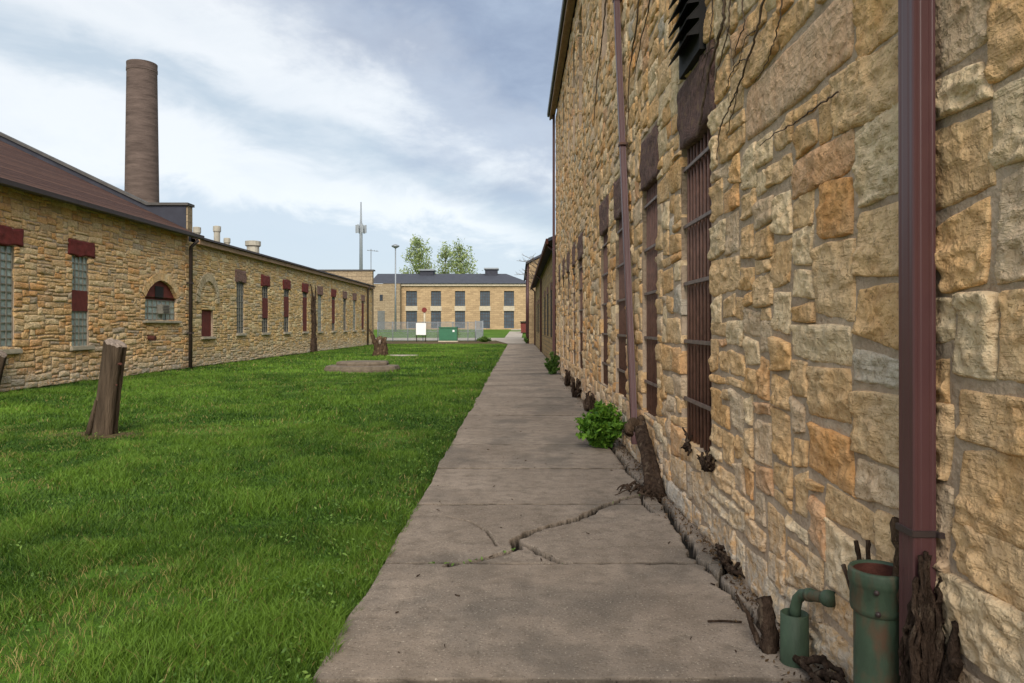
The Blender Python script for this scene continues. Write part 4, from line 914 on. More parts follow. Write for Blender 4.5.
# ------------------------------------------------------------------ trees
def leaf_mat(name, ca, cb_, tr=0.35):
    m, t, b = mat(name); at = node(t, 'ShaderNodeAttribute', attribute_name='Col').outputs['Color']
    setc(t, b, at, 0.6, None, 0.25)
    tl = node(t, 'ShaderNodeBsdfTranslucent', {'Color': at}); mx = node(t, 'ShaderNodeMixShader', {0: tr, 1: b.outputs[0], 2: tl.outputs[0]})
    out = [n for n in t.nodes if n.type == 'OUTPUT_MATERIAL'][0]; t.links.new(mx.outputs[0], out.inputs[0])
    return m
M_LEAF = leaf_mat('leaf', None, None)
M_TRUNK = simple('tree_bark', rgb(84, 74, 62), 0.3, 4, 0.9, 0.5)
def leaves(pts, size, c0, c1, seed, flat=0.0):
    g_ = np.random.default_rng(seed); n = len(pts); pts = np.asarray(pts, float)
    a = g_.normal(size=(n, 3)); a /= np.linalg.norm(a, axis=1)[:, None]; b_ = g_.normal(size=(n, 3)); b_[:, 2] *= (1 - flat); b_ -= (b_ * a).sum(1)[:, None] * a; b_ /= np.linalg.norm(b_, axis=1)[:, None]
    s = size * g_.uniform(0.45, 1.6, (n, 1))
    V = np.stack([pts - a * s, pts + b_ * s * 0.45, pts + a * s, pts - b_ * s * 0.45], 1).reshape(-1, 3)
    Fq = np.arange(4 * n).reshape(n, 4); f = g_.random((n, 1)); cc = np.array(c0) * (1 - f) + np.array(c1) * f
    return V, Fq, np.repeat(cc, 4, 0)
def tree(name, x, y, z0, H, W, label, seed, c0, c1, nleaf=5000, lsize=0.22, trunk_r=0.4, limbs=14, spread=0.16, kind='upright'):
    rr = random.Random(seed); t = thing(name, (x, y, z0), label, 'tree'); mb = MB(); tips = []
    mb.tube([(x, y, z0 - 0.2), (x + 0.1, y, z0 + H * 0.3), (x, y + 0.1, z0 + H * 0.6), (x + 0.1, y, z0 + H * 0.97)], [trunk_r, trunk_r * 0.8, trunk_r * 0.5, 0.05], 8, 0.1, seed)
    for k in range(limbs):
        f = 0.30 + 0.62 * k / limbs; an_ = k * 2.4 + rr.uniform(-0.4, 0.4); L = W * 0.5 * (1.12 - 0.75 * max(0, f - 0.45) / 0.5) * rr.uniform(0.7, 1.1); up = rr.uniform(0.7, 1.5) * L
        p0 = Vector((x, y, z0 + H * f)); p2 = p0 + Vector((math.cos(an_) * L, math.sin(an_) * L, min(up, H * (1.0 - f) + 0.3))); p1 = (p0 + p2) / 2 + Vector((0, 0, -0.1 * L))
        mb.tube([p0, p1, p2], [trunk_r * 0.35, trunk_r * 0.22, 0.04], 6, 0.1, seed + k)
        for q in range(10): tips.append(p0.lerp(p2, 0.35 + 0.65 * q / 9) + Vector((rr.gauss(0, 0.06 * W), rr.gauss(0, 0.06 * W), rr.gauss(0.02 * H, 0.03 * H))))
    mb.build('trunk', M_TRUNK, t, smooth=True)
    if nleaf:
        g_ = np.random.default_rng(seed); T_ = np.array([tuple(v) for v in tips]); pick = g_.integers(0, len(T_), nleaf); P = T_[pick] + g_.normal(size=(nleaf, 3)) * np.array([spread * 2.2, spread * 2.2, spread * 2.2])
        V, Fq, cc = leaves(P, lsize, c0, c1, seed); link('crown', mesh('crown', V, Fq, cc), M_LEAF, t)
    return t
gd, gl = rgb(104, 124, 76), rgb(160, 172, 116)
def tz2(py, D): return CAM_Z + (VPY - py) * D / F_PX
TD = 165
tree('poplar_tree', (419 - VPX) * TD / F_PX, TD, 0.9, tz2(238, TD) - 0.9, 7.0, 'tall narrow spring green tree behind the left part of the far block', 3, gd, gl, 3600, 0.24, 0.4, 16, 0.26)
tree('poplar_tree', (444 - VPX) * TD / F_PX, TD + 3, 0.9, tz2(245, TD) - 0.9, 4.6, 'middle one of three spring green trees behind the far block', 4, gd, gl, 2300, 0.24, 0.3, 12, 0.26)
tree('poplar_tree', (460 - VPX) * TD / F_PX, TD, 0.9, tz2(246, TD) - 0.9, 6.5, 'rounded spring green tree rightmost behind the far block roof', 5, gd, gl, 3400, 0.24, 0.35, 16, 0.26)
def bare_tree(x, y, H, seed, label):
    rr = random.Random(seed); t = thing('bare_tree', (x, y, 0), label, 'tree'); mb = MB()
    mb.tube([(x, y, 0), (x - 0.1, y, H * 0.5), (x - 0.3, y, H * 0.8)], [0.22, 0.15, 0.08], 8, 0.1, seed); mb.build('trunk', M_TRUNK, t, smooth=True); mb = MB()
    for k in range(26):
        f = rr.uniform(0.55, 0.98); p0 = Vector((x - 0.1 - 0.2 * f, y, H * 0.8 * f)); an_ = rr.uniform(0, 6.28); L = rr.uniform(1.0, 2.6)
        p1 = p0 + Vector((math.cos(an_) * L * 0.5, math.sin(an_) * L * 0.5, L * 0.35)); p2 = p0 + Vector((math.cos(an_ + 0.3) * L, math.sin(an_ + 0.3) * L, L * rr.uniform(0.3, 0.9)))
        mb.tube([p0, p1, p2], [0.05, 0.03, 0.012], 5, 0, k)
        for q in range(4):
            s0 = p1.lerp(p2, q / 4); mb.tube([s0, s0 + Vector((rr.uniform(-0.5, 0.5), rr.uniform(-0.5, 0.5), rr.uniform(0.0, 0.5)))], [0.016, 0.007], 4)
    mb.build('branches', M_TRUNK, t)
bare_tree(2.15, 64.9, 9.2, 3, 'bare leafless tree poking above the low annex eave on the right')

# ------------------------------------------------------------------ timber posts, platform, stump on the lawn
def wood_post(base, top, r0, r1, label, seed, n=28, rings=16):
    rr = random.Random(seed); P0, P1 = Vector(base), Vector(top); t = thing('timber_post', base, label, 'post')
    V = []; F = []; ax = (P1 - P0).normalized(); a = ax.cross(Vector((0, 1, 0))).normalized(); b_ = ax.cross(a).normalized(); gro = [rr.uniform(0.86, 1.06) for _ in range(n)]
    for k in range(0, n, 7): gro[k] *= 0.82
    for i in range(rings + 1):
        f = i / rings; c_ = P0.lerp(P1, f); r_ = r0 + (r1 - r0) * f + 0.03 * (1 - f) ** 4
        for k in range(n):
            an_ = 2 * math.pi * k / n; q = r_ * gro[k] * (1 + 0.03 * rr.uniform(-1, 1)); p = c_ + a * math.cos(an_) * q + b_ * math.sin(an_) * q * 0.9
            if i == rings: p += ax * (0.05 * math.cos(an_ + 0.6) + rr.uniform(-0.012, 0.012)); 
            V.append(p)
    for i in range(rings):
        for k in range(n): k2 = (k + 1) % n; F.append((i * n + k, i * n + k2, (i + 1) * n + k2, (i + 1) * n + k))
    MB().add(V, F).build('shaft', M_POST, t, smooth=True)
    top_ring = V[rings * n:]; c_ = sum(top_ring, Vector()) / n; inner = [c_ + (p - c_) * 0.8 + ax * 0.022 for p in top_ring]
    MB().add(list(top_ring) + inner + [c_ + ax * 0.025], [(k, (k + 1) % n, n + (k + 1) % n, n + k) for k in range(n)] + [(n + k, n + (k + 1) % n, 2 * n) for k in range(n)]).build('sawn_end', M_POSTTOP, t)
    return t
pb = gpt(103, 433); tp = wood_post((pb[0], pb[1], -0.05), (pb[0] + 0.15, pb[1] + 0.05, 1.34), 0.165, 0.165, 'leaning weathered timber post with split base on the lawn', 4)
MB().tube([(pb[0] + 0.25, pb[1] - 0.1, 0.72), (pb[0] + 0.29, pb[1] - 0.16, 0.73)], 0.012, 6).build('bolt', M_RUST, tp)
MB().tube([(pb[0] + 0.27, pb[1] - 0.06, 1.03), (pb[0] + 0.33, pb[1] - 0.12, 1.04)], 0.02, 6).build('bolt', M_RUST, tp)
MB().tube([(pb[0] - 0.16, pb[1] - 0.1, -0.02), (pb[0] - 0.12, pb[1] - 0.1, 0.2), (pb[0] - 0.05, pb[1] - 0.1, 0.5)], [0.045, 0.035, 0.015], 8, 0.2, 5).build('splinter', M_POST, tp, smooth=True)
pb2 = gpt(2, 393); wood_post((pb2[0] - 0.30, pb2[1], -0.05), (pb2[0] - 0.04, pb2[1] + 0.05, 0.93), 0.18, 0.13, 'short split timber post by the workshop wall at the left edge', 9)
M_PLAT = simple('weathered_concrete_block', rgb(100, 90, 78), 0.3, 5, 0.95, 0.7, 0.03, dirt=0.6, dirtc=rgb(80, 72, 62))
pc = (-(518 - 361) * 26.6 / F_PX, 26.6)
pl = thing('stepped_platform', (pc[0], pc[1], 0), 'low two step concrete platform lying in the lawn', 'platform')
def poly_slab(cx, cy, rx, ry, z0, z1, seed, name):
    rr = random.Random(seed); n = 8; b_ = MB(); P = []
    for k in range(n):
        an_ = 2 * math.pi * (k + 0.5) / n; P.append((cx + rx * math.cos(an_) * 1.08 * rr.uniform(0.96, 1.04), cy + ry * math.sin(an_) * 1.08 * rr.uniform(0.96, 1.04)))
    V = []
    for z, s in ((z0, 1.02), (z0 + (z1 - z0) * 0.5, 1.03), (z1 - 0.02, 1.0), (z1, 0.975)):
        for p in P: V.append((cx + (p[0] - cx) * s, cy + (p[1] - cy) * s, z + rr.uniform(-0.008, 0.008)))
    F = [(i * n + k, i * n + (k + 1) % n, (i + 1) * n + (k + 1) % n, (i + 1) * n + k) for i in range(3) for k in range(n)] + [tuple(3 * n + k for k in range(n))]
    return b_.add(V, F).build(name, M_PLAT, pl)
poly_slab(pc[0], pc[1] + 0.2, 1.22, 1.0, -0.06, 0.17, 2, 'lower_step'); poly_slab(pc[0] - 0.05, pc[1] + 0.55, 0.9, 0.75, 0.165, 0.31, 3, 'upper_step')
sp_ = gpt(379, 355.5); sx_, sy_ = sp_
stp = thing('gnarled_stump', (sx_, sy_, 0), 'gnarled broken tree stump with one raised branch on the far lawn', 'stump')
mb = MB(); tops_ = [0.62, 0.95, 1.05, 0.98, 0.90, 0.74, 0.60, 1.0]
for k in range(8):
    an_ = k * 0.785; t0 = tops_[k]
    mb.tube(refine([(sx_ + 0.08 + 0.30 * math.cos(an_), sy_ + 0.25 * math.sin(an_), -0.05), (sx_ + 0.12 + 0.20 * math.cos(an_ + 0.3), sy_ + 0.18 * math.sin(an_ + 0.3), 0.45), (sx_ + 0.14 + 0.20 * math.cos(an_ + 0.5), sy_ + 0.18 * math.sin(an_ + 0.5), t0)], 4, 0.02, k), taper(0.15, 0.10, 9), 9, 0.2, k)
mb.build('trunk', M_STUMPDARK, stp, smooth=True)
MB().tube(refine([(sx_ - 0.12, sy_, 0.25), (sx_ - 0.24, sy_, 0.75), (sx_ - 0.34, sy_, 1.05), (sx_ - 0.40, sy_, 1.18), (sx_ - 0.55, sy_, 1.42)], 3, 0.02, 5), taper(0.15, 0.05, 13), 9, 0.2, 3).build('branch', M_STUMPDARK, stp, smooth=True)
MB().tube([(sx_ + 0.08, sy_ - 0.25, 0.62), (sx_ + 0.10, sy_ - 0.23, 0.86)], [0.07, 0.05], 10, 0.2, 3).build('broken_end', M_POSTTOP, stp, smooth=True)
MB().box(sx_ + 0.5, sx_ + 2.1, sy_ - 0.4, sy_ + 0.4, -0.03, 0.03, 0.01).build('ground_slab', M_ROAD).update_tag()
o_ = bpy.data.objects['ground_slab']; tag(o_, 'pale flat concrete slab in the grass right of the gnarled stump', 'slab')

# ------------------------------------------------------------------ pipes and dead vine wood by the right wall
PX, PY = 1.306, 2.68
sp1 = thing('standpipe', (PX, PY, 0), 'wide green iron standpipe with bell collar and rusty inside by the downspout', 'pipe')
MB().lathe([(0.084, -0.05), (0.084, 0.585)], (PX, PY, 0), 36).build('barrel', M_GREEN, sp1, smooth=True)
c_ = MB().lathe([(0.0845, 0.565), (0.094, 0.575), (0.097, 0.59), (0.097, 0.665), (0.100, 0.67), (0.103, 0.685), (0.103, 0.715), (0.098, 0.724), (0.088, 0.724), (0.084, 0.715)], (PX, PY, 0), 36).build('bell_collar', M_GREEN, sp1, smooth=True)
MB().lathe([(0.0842, 0.716), (0.080, 0.66), (0.072, 0.62), (0.070, 0.3), (0.001, 0.3)], (PX, PY, 0), 36).build('rusty_bore', M_RUST, sp1, smooth=True)
for z, an_ in ((0.665, 4.2), (0.59, 4.25), (0.32, 4.5)):
    p = Vector((PX + 0.1 * math.cos(an_), PY + 0.1 * math.sin(an_), z)); q = Vector((math.cos(an_), math.sin(an_), 0)); r_ = 0.090 if z < 0.5 else 0.103
    MB().tube([Vector((PX, PY, z)) + q * (r_ - 0.012), Vector((PX, PY, z)) + q * (r_ + 0.006)], 0.009, 8).build('bolt', M_GUTTER, sp1, smooth=True)
QX, QY = 1.315, 3.52
sp2 = thing('small_standpipe', (QX, QY, 0), 'short green pipe with an elbow and flange set in the sidewalk edge', 'pipe')
MB().lathe([(0.064, -0.03), (0.066, 0.02), (0.064, 0.235), (0.058, 0.238), (0.055, 0.2), (0.001, 0.2)], (QX, QY, 0), 28).build('sleeve', M_GREEN, sp2, smooth=True)
el = [(QX + 0.004, QY, 0.19), (QX + 0.004, QY, 0.26), (QX + 0.010, QY - 0.012, 0.305), (QX + 0.022, QY - 0.04, 0.338), (QX + 0.036, QY - 0.085, 0.352), (QX + 0.070, QY - 0.22, 0.385)]
MB().tube(el, 0.026, 14).build('elbow', M_GREEN, sp2, smooth=True)
MB().tube([(QX + 0.064, QY - 0.20, 0.380), (QX + 0.068, QY - 0.215, 0.384), (QX + 0.074, QY - 0.24, 0.390)], [0.034, 0.038, 0.036], 14).build('flange', M_GREEN, sp2, smooth=True)
MB().tube([(QX + 0.034, QY - 0.078, 0.350), (QX + 0.040, QY - 0.10, 0.356)], 0.031, 14).build('coupling', M_GREEN, sp2, smooth=True)
# splintered stake beside it
stk = thing('splintered_stake', (1.24, 3.66, 0), 'dark splintered wooden stub left of the short green pipe', 'stump')
gnarl('stub', stk, [strand([(1.245, 3.64, -0.03), (1.235, 3.66, 0.12), (1.215, 3.68, 0.25)], 0.045, 0.034, 4, 0.006, 1), strand([(1.262, 3.66, -0.03), (1.245, 3.68, 0.14), (1.232, 3.70, 0.22)], 0.034, 0.018, 4, 0.006, 2)], M_BARK, seed=5)
gnarl('splinter', stk, [strand([(1.20, 3.68, 0.02), (1.17, 3.72, 0.12), (1.12, 3.8, 0.22)], 0.016, 0.006, 4, 0.006, 3)], M_BARK, seed=8)
# vine trunk under the near downspout
vt = thing('vine_stump', (1.33, 2.50, 0), 'black gnarled vine trunk clinging under the near maroon downspout', 'stump')
st_ = []
for k in range(34):
    k4 = k / 34 * 9; dx = -0.040 + 0.0095 * k4 + rng.uniform(-0.01, 0.01); dy = rng.uniform(-0.06, 0.05)
    top_ = 0.86 - abs(k4 - 4) * 0.015 + rng.uniform(-0.22, 0.03)
    st_.append(strand([(1.335 + dx * 1.5, 2.46 + dy, -0.05), (1.335 + dx + rng.uniform(-0.02, 0.02), 2.48 + dy, 0.25), (1.330 + dx + rng.uniform(-0.02, 0.02), 2.435 + dy * 0.8, 0.55), (1.335 + dx, 2.425 + dy * 0.3, top_)], rng.uniform(0.009, 0.020), 0.007, 8, 0.009, k))
gnarl('trunk', vt, st_, M_BARK, seed=11)
gnarl('side_branch', vt, [strand([(1.36, 2.44, 0.30), (1.375, 2.40, 0.42), (1.385, 2.36, 0.56), (1.385, 2.345, 0.66)], 0.026, 0.012, 5, 0.006, 4), strand([(1.36, 2.43, 0.40), (1.38, 2.36, 0.48), (1.365, 2.29, 0.56)], 0.018, 0.014, 5, 0.006, 6)], M_BARK, seed=31)
gnarl('cut_stub', vt, [strand([(1.365, 2.42, 0.38), (1.345, 2.34, 0.44), (1.33, 2.24, 0.50)], 0.024, 0.022, 5, 0.004, 9)], M_BARK, seed=41)
gnarl('bark_strip', vt, [strand([(1.345, 2.60, 0.60), (1.342, 2.60, 0.78), (1.338, 2.61, 0.92)], 0.022, 0.018, 5, 0.006, 12)], M_STUMPWOOD, seed=51)
for k, (ux, uz, du) in enumerate(((2.97, 0.735, 0.015), (2.89, 0.765, -0.008), (3.05, 0.60, 0.05))):
    tag(gnarl('cut_twig', None, [strand([(1.375, ux - du, uz - 0.14), (1.368, ux, uz - 0.06), (1.362, ux + du, uz)], 0.010, 0.008, 3, 0.002, k)], M_BARK, seed=60 + k),
        ['left one of two short cut twigs standing behind the wide standpipe', 'right one of two short cut twigs standing behind the wide standpipe', 'small twig end on the wall left of the standpipe collar'][k], 'twig')
# creeping root mass along the wall foot
rm = []
for k in range(14):
    y0 = 2.75 + rng.uniform(0, 0.9); pth_ = [(1.37 + rng.uniform(-0.05, 0.02), y0, 0.015 + rng.uniform(0, 0.08))]
    for s in range(3): pth_.append((1.36 + rng.uniform(-0.06, 0.03), y0 - 0.14 * (s + 1), 0.02 + rng.uniform(0, 0.10)))
    rm.append(strand(pth_, 0.018, 0.010, 4, 0.008, k))
tag(gnarl('creeping_root', None, rm, M_BARK, 7, seed=70), 'dark tangle of dead roots along the wall foot between the two green pipes', 'roots')
# cut vine trunk leaning on the wall
cv_ = thing('vine_stump', (1.30, 7.15, 0), 'thick cut vine trunk leaning on the wall between bush and cracked slab', 'stump')
ss_ = []
for k in range(11):
    an_ = k * 2.0 * math.pi / 11; ox, oz = 0.044 * math.cos(an_), 0.044 * math.sin(an_); e_ = rng.uniform(-0.08, 0.10)
    ss_.append(strand([(1.30 + ox * 1.5, 6.98 + oz, -0.03), (1.305 + ox * 1.1, 7.18 + oz * 0.5, 0.15 + oz * 0.6), (1.30 + ox, 7.50 + oz * 0.4, 0.35 + oz * 0.7), (1.29 + ox * 0.8, 7.80 + e_, 0.53 + oz * 0.6 + e_ * 0.6)], rng.uniform(0.030, 0.046), rng.uniform(0.022, 0.034), 6, 0.008, k))
gnarl('trunk', cv_, ss_, M_BARK, 8, 0.16, 80)
gnarl('cut_knob', cv_, [strand([(1.29, 7.86, 0.52), (1.24, 7.84, 0.57), (1.19, 7.82, 0.53), (1.17, 7.83, 0.45)], 0.07, 0.045, 4, 0.012, 3), strand([(1.31, 7.8, 0.5), (1.30, 7.92, 0.62)], 0.05, 0.04, 4, 0.01, 4)], M_STUMPWOOD, 10, 0.2, 85)
rm = []
for k in range(46):
    x0, y0 = 1.24 + rng.uniform(-0.18, 0.10), 6.95 + rng.uniform(-0.12, 0.42); an_ = rng.uniform(0, 6.28); L_ = rng.uniform(0.05, 0.16)
    rm.append(strand([(x0, y0, 0.03 + rng.uniform(0, 0.04)), (x0 + 0.5 * L_ * math.cos(an_), y0 + 0.5 * L_ * math.sin(an_), 0.035 + rng.uniform(0, 0.03)), (min(1.39, x0 + L_ * math.cos(an_)), y0 + L_ * math.sin(an_), 0.004)], rng.uniform(0.006, 0.016), 0.004, 3, 0.008, k))
gnarl('root', cv_, rm, M_BARK, 5, 0.3, 90)
def clump(x, y, z, n, ext, label, seed, r0=0.03):
    rr = random.Random(seed); ss = []
    n = int(n * 2.4); r0 *= 0.5
    for k in range(n):
        a = Vector((x + rr.uniform(-ext[0], ext[0]), y + rr.uniform(-ext[1], ext[1]), z + rr.uniform(0, ext[2]) * 0.3)); b_ = a + Vector((rr.uniform(-ext[0], ext[0]), rr.uniform(-ext[1], ext[1]), rr.uniform(0.2, 1.0) * ext[2])); c_ = b_ + Vector((rr.uniform(-0.04, 0.04), rr.uniform(-0.08, 0.08), rr.uniform(-0.05, 0.08)))
        ss.append(strand([a, b_, c_], r0 * rr.uniform(0.6, 1.2), r0 * 0.4, 3, 0.008, k))
    return tag(gnarl('root_stub', None, ss, M_BARK, 7, 0.3, seed), label, 'root stub')
clump(1.375, 4.92, 0.0, 7, (0.02, 0.20, 0.09), 'dark root stub at the wall foot beside the jagged crack', 3, 0.035)
q = wallpt(706, 462, 0.03); clump(q[0], q[1], q[2] - 0.06, 7, (0.03, 0.12, 0.12), 'dark vine remnant stuck to the wall under the nearest barred window', 4, 0.022)
q = wallpt(687, 452, 0.02); clump(q[0], q[1], q[2], 4, (0.02, 0.10, 0.10), 'small dark vine scar on the wall below the far corner of the nearest barred window', 5, 0.03)
clump(1.33, 13.6, 0.0, 8, (0.06, 0.35, 0.30), 'dark root clump at the wall foot just beyond the green bush', 6, 0.06)
clump(1.33, 17.0, 0.0, 9, (0.08, 0.5, 0.40), 'larger dark root clump at the wall foot below the fifth barred window', 7, 0.07)
clump(1.33, 20.0, 0.0, 7, (0.07, 0.4, 0.35), 'farthest dark root clump at the wall foot towards the corner weeds', 8, 0.06)
# climbing vines on the tall wall
def wall_vine(paths, label, seed):
    ss = []
    for k, (pp, r0, r1) in enumerate(paths):
        P = [wallpt(px, py, 0.035) if isinstance(px, (int, float)) else px for px, py in pp]; ss.append(strand(P, r0 * 0.58, r1 * 0.6, 7, 0.006, seed + k))
    return tag(gnarl('climbing_vine', None, ss, M_VINE, 6, 0.3, seed), label, 'vine')
wall_vine([([(730, -60), (724, 0), (723, 21), (716, 46), (709, 70), (704, 100), (700, 125)], 0.020, 0.014), ([(716, 46), (708, 52), (701, 62)], 0.010, 0.005), ([(735, -40), (730, 0), (728, 30), (720, 60), (712, 90)], 0.010, 0.006), ([(716, -40), (713, 0), (711, 30), (706, 60), (701, 84)], 0.009, 0.005), ([(723, 21), (730, 40), (733, 62)], 0.006, 0.003)], 'thick dry vine trailing down past the nearest barred window lintel', 100)
wall_vine([([(775, -40), (764, 0), (757, 30), (748, 60), (738, 88), (729, 108), (720, 130), (717, 160)], 0.013, 0.006), ([(748, 60), (739, 62), (731, 74), (726, 92)], 0.008, 0.004), ([(738, 88), (733, 110), (727, 135)], 0.007, 0.004), ([(757, 30), (748, 36), (742, 50), (738, 66)], 0.006, 0.003), ([(745, -30), (742, 0), (744, 24), (737, 44), (733, 66)], 0.009, 0.005)], 'thin dry vine slanting across the wall above the long flush slab', 120)
wall_vine([([(790, -50), (783, 0), (777, 30), (771, 50), (762, 72), (755, 80)], 0.008, 0.004), ([(838, 92), (815, 108), (796, 122), (778, 132), (760, 146)], 0.008, 0.004)], 'faint broken vine edging the long flush slab', 140)
wall_vine([([(641, -30), (637, 20), (631, 60), (628, 110), (627, 160)], 0.020, 0.008), ([(654, -30), (648, 10), (640, 45), (634, 80)], 0.016, 0.006), ([(606, 0), (602, 40), (597, 80), (594, 120)], 0.02, 0.01)], 'dry vine strands hanging beside the second downspout', 160)

# ------------------------------------------------------------------ bush and weeds
def bush(x, y, w, h, n_stem, label, name='leafy_bush', seed=1, c0=rgb(48, 90, 22), c1=rgb(116, 156, 52), lsz=0.034):
    rr = random.Random(seed); t = thing(name, (x, y, 0), label, 'bush'); mb = MB(); P = []
    for k in range(n_stem):
        an_ = rr.uniform(0, 6.28); rd = math.sqrt(rr.random()) * w / 2; tip = Vector((x + math.cos(an_) * rd, y + math.sin(an_) * rd, h * rr.uniform(0.35, 1.08) * (1 - 0.40 * (2 * rd / w) ** 2))); b_ = Vector((x + 0.2 * math.cos(an_) * rd, y + 0.2 * math.sin(an_) * rd, 0))
        mid = b_.lerp(tip, 0.5) + Vector((0, 0, 0.06)); path = refine([b_, mid, tip], 5, 0.004, k); mb.tube(path, taper(0.005, 0.002, len(path)), 4)
        for f in range(2, len(path)):
            for q in range(10):
                side = rr.choice((-1, 1)); d = rr.uniform(0.01, 0.09); P.append(path[f] + Vector((math.cos(an_ + 1.57) * side * d + rr.gauss(0, 0.02), math.sin(an_ + 1.57) * side * d + rr.gauss(0, 0.02), -0.2 * d + rr.gauss(0, 0.012))))
    mb.build('stems', simple('green_stem', rgb(78, 100, 40), 0.2), t)
    P = [p for p in P if p.x < 1.385 and p.z > 0.005]
    V, Fq, cc = leaves([tuple(p) for p in P], lsz, c0, c1, seed, 0.3); link('foliage', mesh('foliage', V, Fq, cc), M_LEAF, t)
    return t
bush(1.12, 9.75, 0.66, 0.56, 58, 'bright green leafy bush at the wall foot beside the second downspout', seed=3)
bush(1.15, 24.5, 0.5, 0.75, 26, 'dark green weed clump at the wall foot near the corner downspout', 'weed_clump', 4, rgb(46, 78, 26), rgb(88, 116, 50), 0.04)
bush(0.9, 67.0, 0.9, 0.6, 24, 'small weed tuft where the sidewalk meets the far crossing path', 'weed_clump', 5, rgb(54, 88, 30), rgb(98, 126, 52), 0.07)
bush((484 - VPX) * 74 / F_PX, 74, 1.5, 0.55, 30, 'low weed patch beside the narrow gate panel', 'weed_clump', 6, rgb(54, 88, 30), rgb(98, 126, 52), 0.07)

# small twigs and chips lying on the slabs
def chips(n, seed):
    rr = random.Random(seed); mb = MB()
    for k in range(n):
        y = rr.uniform(3.2, 16); x = rr.uniform(-0.85, 1.36) if rr.random() < 0.35 else 1.40 - abs(rr.gauss(0, 0.10)); L = rr.uniform(0.004, 0.016); an_ = rr.uniform(0, 3.14); z = 0.008
        mb.tube([(x - L * math.cos(an_), y - L * math.sin(an_), z), (x + L * math.cos(an_), y + L * math.sin(an_), z + 0.004)], rr.uniform(0.002, 0.005), 5, 0.3, k)
    return tag(mb.build('litter', M_BARK), 'bits of bark and twig litter scattered on the sidewalk', 'litter', 'stuff')
chips(170, 4)
g_ = np.random.default_rng(5); LP = []
for k in range(2600):
    yy = 2.6 + 20 * g_.random() ** 1.5; LP.append((1.40 - abs(g_.normal(0, 0.07)) * (1 + 1.2 * vnoise(yy * 1.3, 2.0)), yy, 0.008 + 0.02 * g_.random()))
V, Fq, cc = leaves(LP, 0.012, rgb(58, 44, 32), rgb(124, 100, 72), 6, 0.9); ll_ = link('leaf_litter', mesh('leaf_litter', V, Fq, cc), M_LEAF)
tag(ll_, 'dry brown leaf litter gathered along the foot of the tall wall', 'leaf litter', 'stuff')
tg = MB().tube([(1.02, 3.98, 0.012), (1.10, 3.98, 0.014), (1.20, 3.97, 0.012)], 0.006, 6).build('loose_twig', M_BARK); tag(tg, 'loose twig lying on the sidewalk left of the splintered stub', 'twig')

# ------------------------------------------------------------------ grass
def grass_tier(y0, y1, dens, h, w, seed, three=True):
    g_ = np.random.default_rng(seed); x0, x1 = -13.0, WALK_L + 0.02
    n = int((y1 - y0) * (x1 - x0) * dens); y = g_.uniform(y0, y1, n); x = g_.uniform(x0, x1, n)
    keep = (x > -0.80 * y - 1.6) & (x > LX + 0.1)
    edge = x - (WALK_L - 0.01 + 0.05 * fbm(y * 1.3, y * 0 + 3.0) + 0.05 * vnoise(y * 6, y * 0)); keep &= edge < 0.03 + 0.13 * vnoise(y * 5 + 3, y * 0 + 9) + 0.06 * vnoise(y * 21, y * 0 + 5)
    bare = fbm(x * 1.1 + 30, y * 0.8 + 10, 4); keep &= ~((bare > 0.40) & (g_.random(n) < 0.75))
    dpost = np.hypot((x - pb[0]) / 1.5, y - pb[1] + 0.05); keep &= ~((dpost < 0.40 + 0.4 * vnoise(x * 5, y * 5)) & (g_.random(n) < 0.80))
    keep &= np.hypot((x - pc[0]) / 1.35, (y - pc[1] - 0.2) / 1.1) > 1.0
    keep &= ~((np.abs(x - sx_ - 1.3) < 0.85) & (np.abs(y - sy_) < 0.4))
    x, y, bare = x[keep], y[keep], bare[keep]; n = len(x)
    cl = fbm(x * 2.3 + 5, y * 2.3, 3); cl2 = fbm(x * 0.5 + 8, y * 0.5 + 2, 3)
    hh = h * g_.uniform(0.55, 1.25, n) * (1 + 1.5 * cl) * np.clip(1 - 0.5 * (bare - 0.3), 0.5, 1.2); hh = np.clip(hh, 0.35 * h, 2.2 * h)
    flow = 6.28 * fbm(x * 1.6 + 60, y * 1.6, 2); an_ = flow + g_.normal(0, 2.0, n); lean = hh * g_.uniform(0.3, 1.2, n)
    dx, dy = np.cos(an_), np.sin(an_); pa = g_.uniform(0, 6.28, n); wx, wy = np.cos(pa) * w / 2, np.sin(pa) * w / 2
    z0 = np.full(n, -0.028)
    P = lambda f, g2, s: np.stack([x + dx * lean * f + wx * s, y + dy * lean * f + wy * s, z0 + hh * g2 + 0.0], -1)
    if three:
        V = np.stack([P(0, 0, -1), P(0, 0, 1), P(0.35, 0.62, 0.8), P(0.35, 0.62, -0.8), P(1, 1, 0)], 1).reshape(-1, 3); b_ = np.arange(n)[:, None] * 5
        Fs = [np.concatenate([b_ + np.array([[0, 1, 2, 3]])]), np.concatenate([b_ + np.array([[3, 2, 4]])])]; k = 5
    else:
        V = np.stack([P(0, 0, -1), P(0, 0, 1), P(0.8, 1, 0)], 1).reshape(-1, 3); b_ = np.arange(n)[:, None] * 3; Fs = [b_ + np.array([[0, 1, 2]])]; k = 3
    f = np.clip(0.48 + 0.9 * cl2 + 0.8 * cl + g_.normal(0, 0.26, n), 0, 1)[:, None]
    cc = np.array(rgb(36, 66, 16)) * (1 - f) + np.array(rgb(100, 132, 44)) * f
    dry = (g_.random(n) < np.clip(0.03 + 0.9 * (bare - 0.24), 0.025, 0.7))[:, None]; cc = np.where(dry, np.array(rgb(150, 136, 84)) * g_.uniform(0.6, 1.1, (n, 1)), cc)
    return V, Fs, np.repeat(cc, k, 0)
GV, GF, GC, off_ = [], {3: [], 4: []}, [], 0
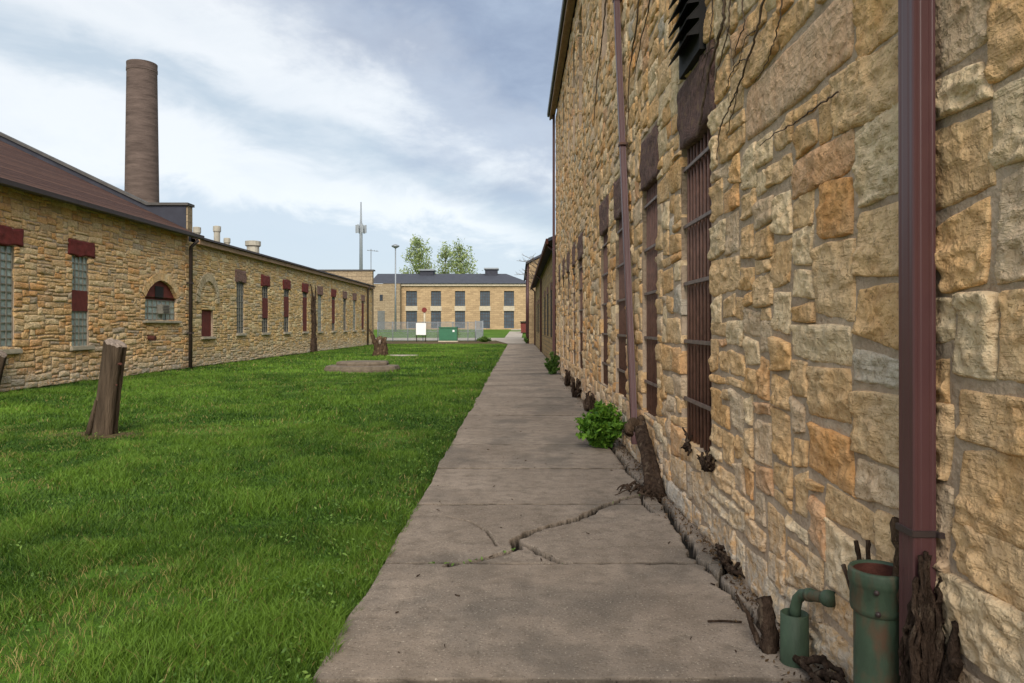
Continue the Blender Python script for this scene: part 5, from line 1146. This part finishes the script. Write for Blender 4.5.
for args in ((1.6, 6.0, 8200, 0.050, 0.0042, 1), (6.0, 12.0, 3200, 0.050, 0.0065, 2), (12.0, 25.0, 850, 0.052, 0.012, 3), (25.0, 66.2, 160, 0.060, 0.035, 4, False)):
    V, Fs, cc = grass_tier(*args); GV.append(V); GC.append(cc)
    for f in Fs: GF[f.shape[1]].append(f + off_)
    off_ += len(V)
g_ = np.random.default_rng(77); WP = []
for k in range(520):
    yy = 2.6 + 15 * g_.random() ** 1.6; xx = WALK_L - 0.04 - (abs(g_.normal(0, 0.35)) if g_.random() < 0.6 else 5.5 * g_.random())
    if xx < -0.80 * yy - 1.0: continue
    for q in range(int(g_.integers(6, 16))): WP.append((xx + g_.normal(0, 0.045), yy + g_.normal(0, 0.045), 0.015 + 0.03 * g_.random()))
for cpath in (CR[1], CR[0][:4], [(0.30, 4.99), (0.52, 4.99)], [(-0.6, 4.99), (-0.35, 4.99)]):
    for (xa_, ya_), (xb_, yb_) in zip(cpath[:-1], cpath[1:]):
        for q in range(int(14 * g_.random())): f = g_.random(); WP.append((xa_ + (xb_ - xa_) * f + g_.normal(0, 0.008), ya_ + (yb_ - ya_) * f + g_.normal(0, 0.008), 0.004))
V, Fs, cc = leaves(WP, 0.012, rgb(58, 92, 30), rgb(116, 144, 66), 78, 0.7); GV.append(V); GC.append(cc); GF[4].append(Fs + off_); off_ += len(V)
go = link('grass', mesh('grass', np.concatenate(GV), [np.concatenate(GF[4]), np.concatenate(GF[3])], np.concatenate(GC)), leaf_mat('grass_blade', None, None, 0.25), kind='stuff')
go['label'] = 'mown green grass of the lawn left of the sidewalk'; go['category'] = 'grass'

# soil at the post foot
sm = MB(); n = 26; sm.add([(pb[0], pb[1], -0.012)] + [(pb[0] + 0.75 * (1 + 0.3 * math.sin(3 * k)) * math.cos(k * 6.283 / n), pb[1] + 0.36 * (1 + 0.25 * math.cos(5 * k)) * math.sin(k * 6.283 / n), -0.026) for k in range(n)], [(0, k + 1, (k + 1) % n + 1) for k in range(n)])
s_ = sm.build('bare_earth', M_SOIL); s_['kind'] = 'structure'
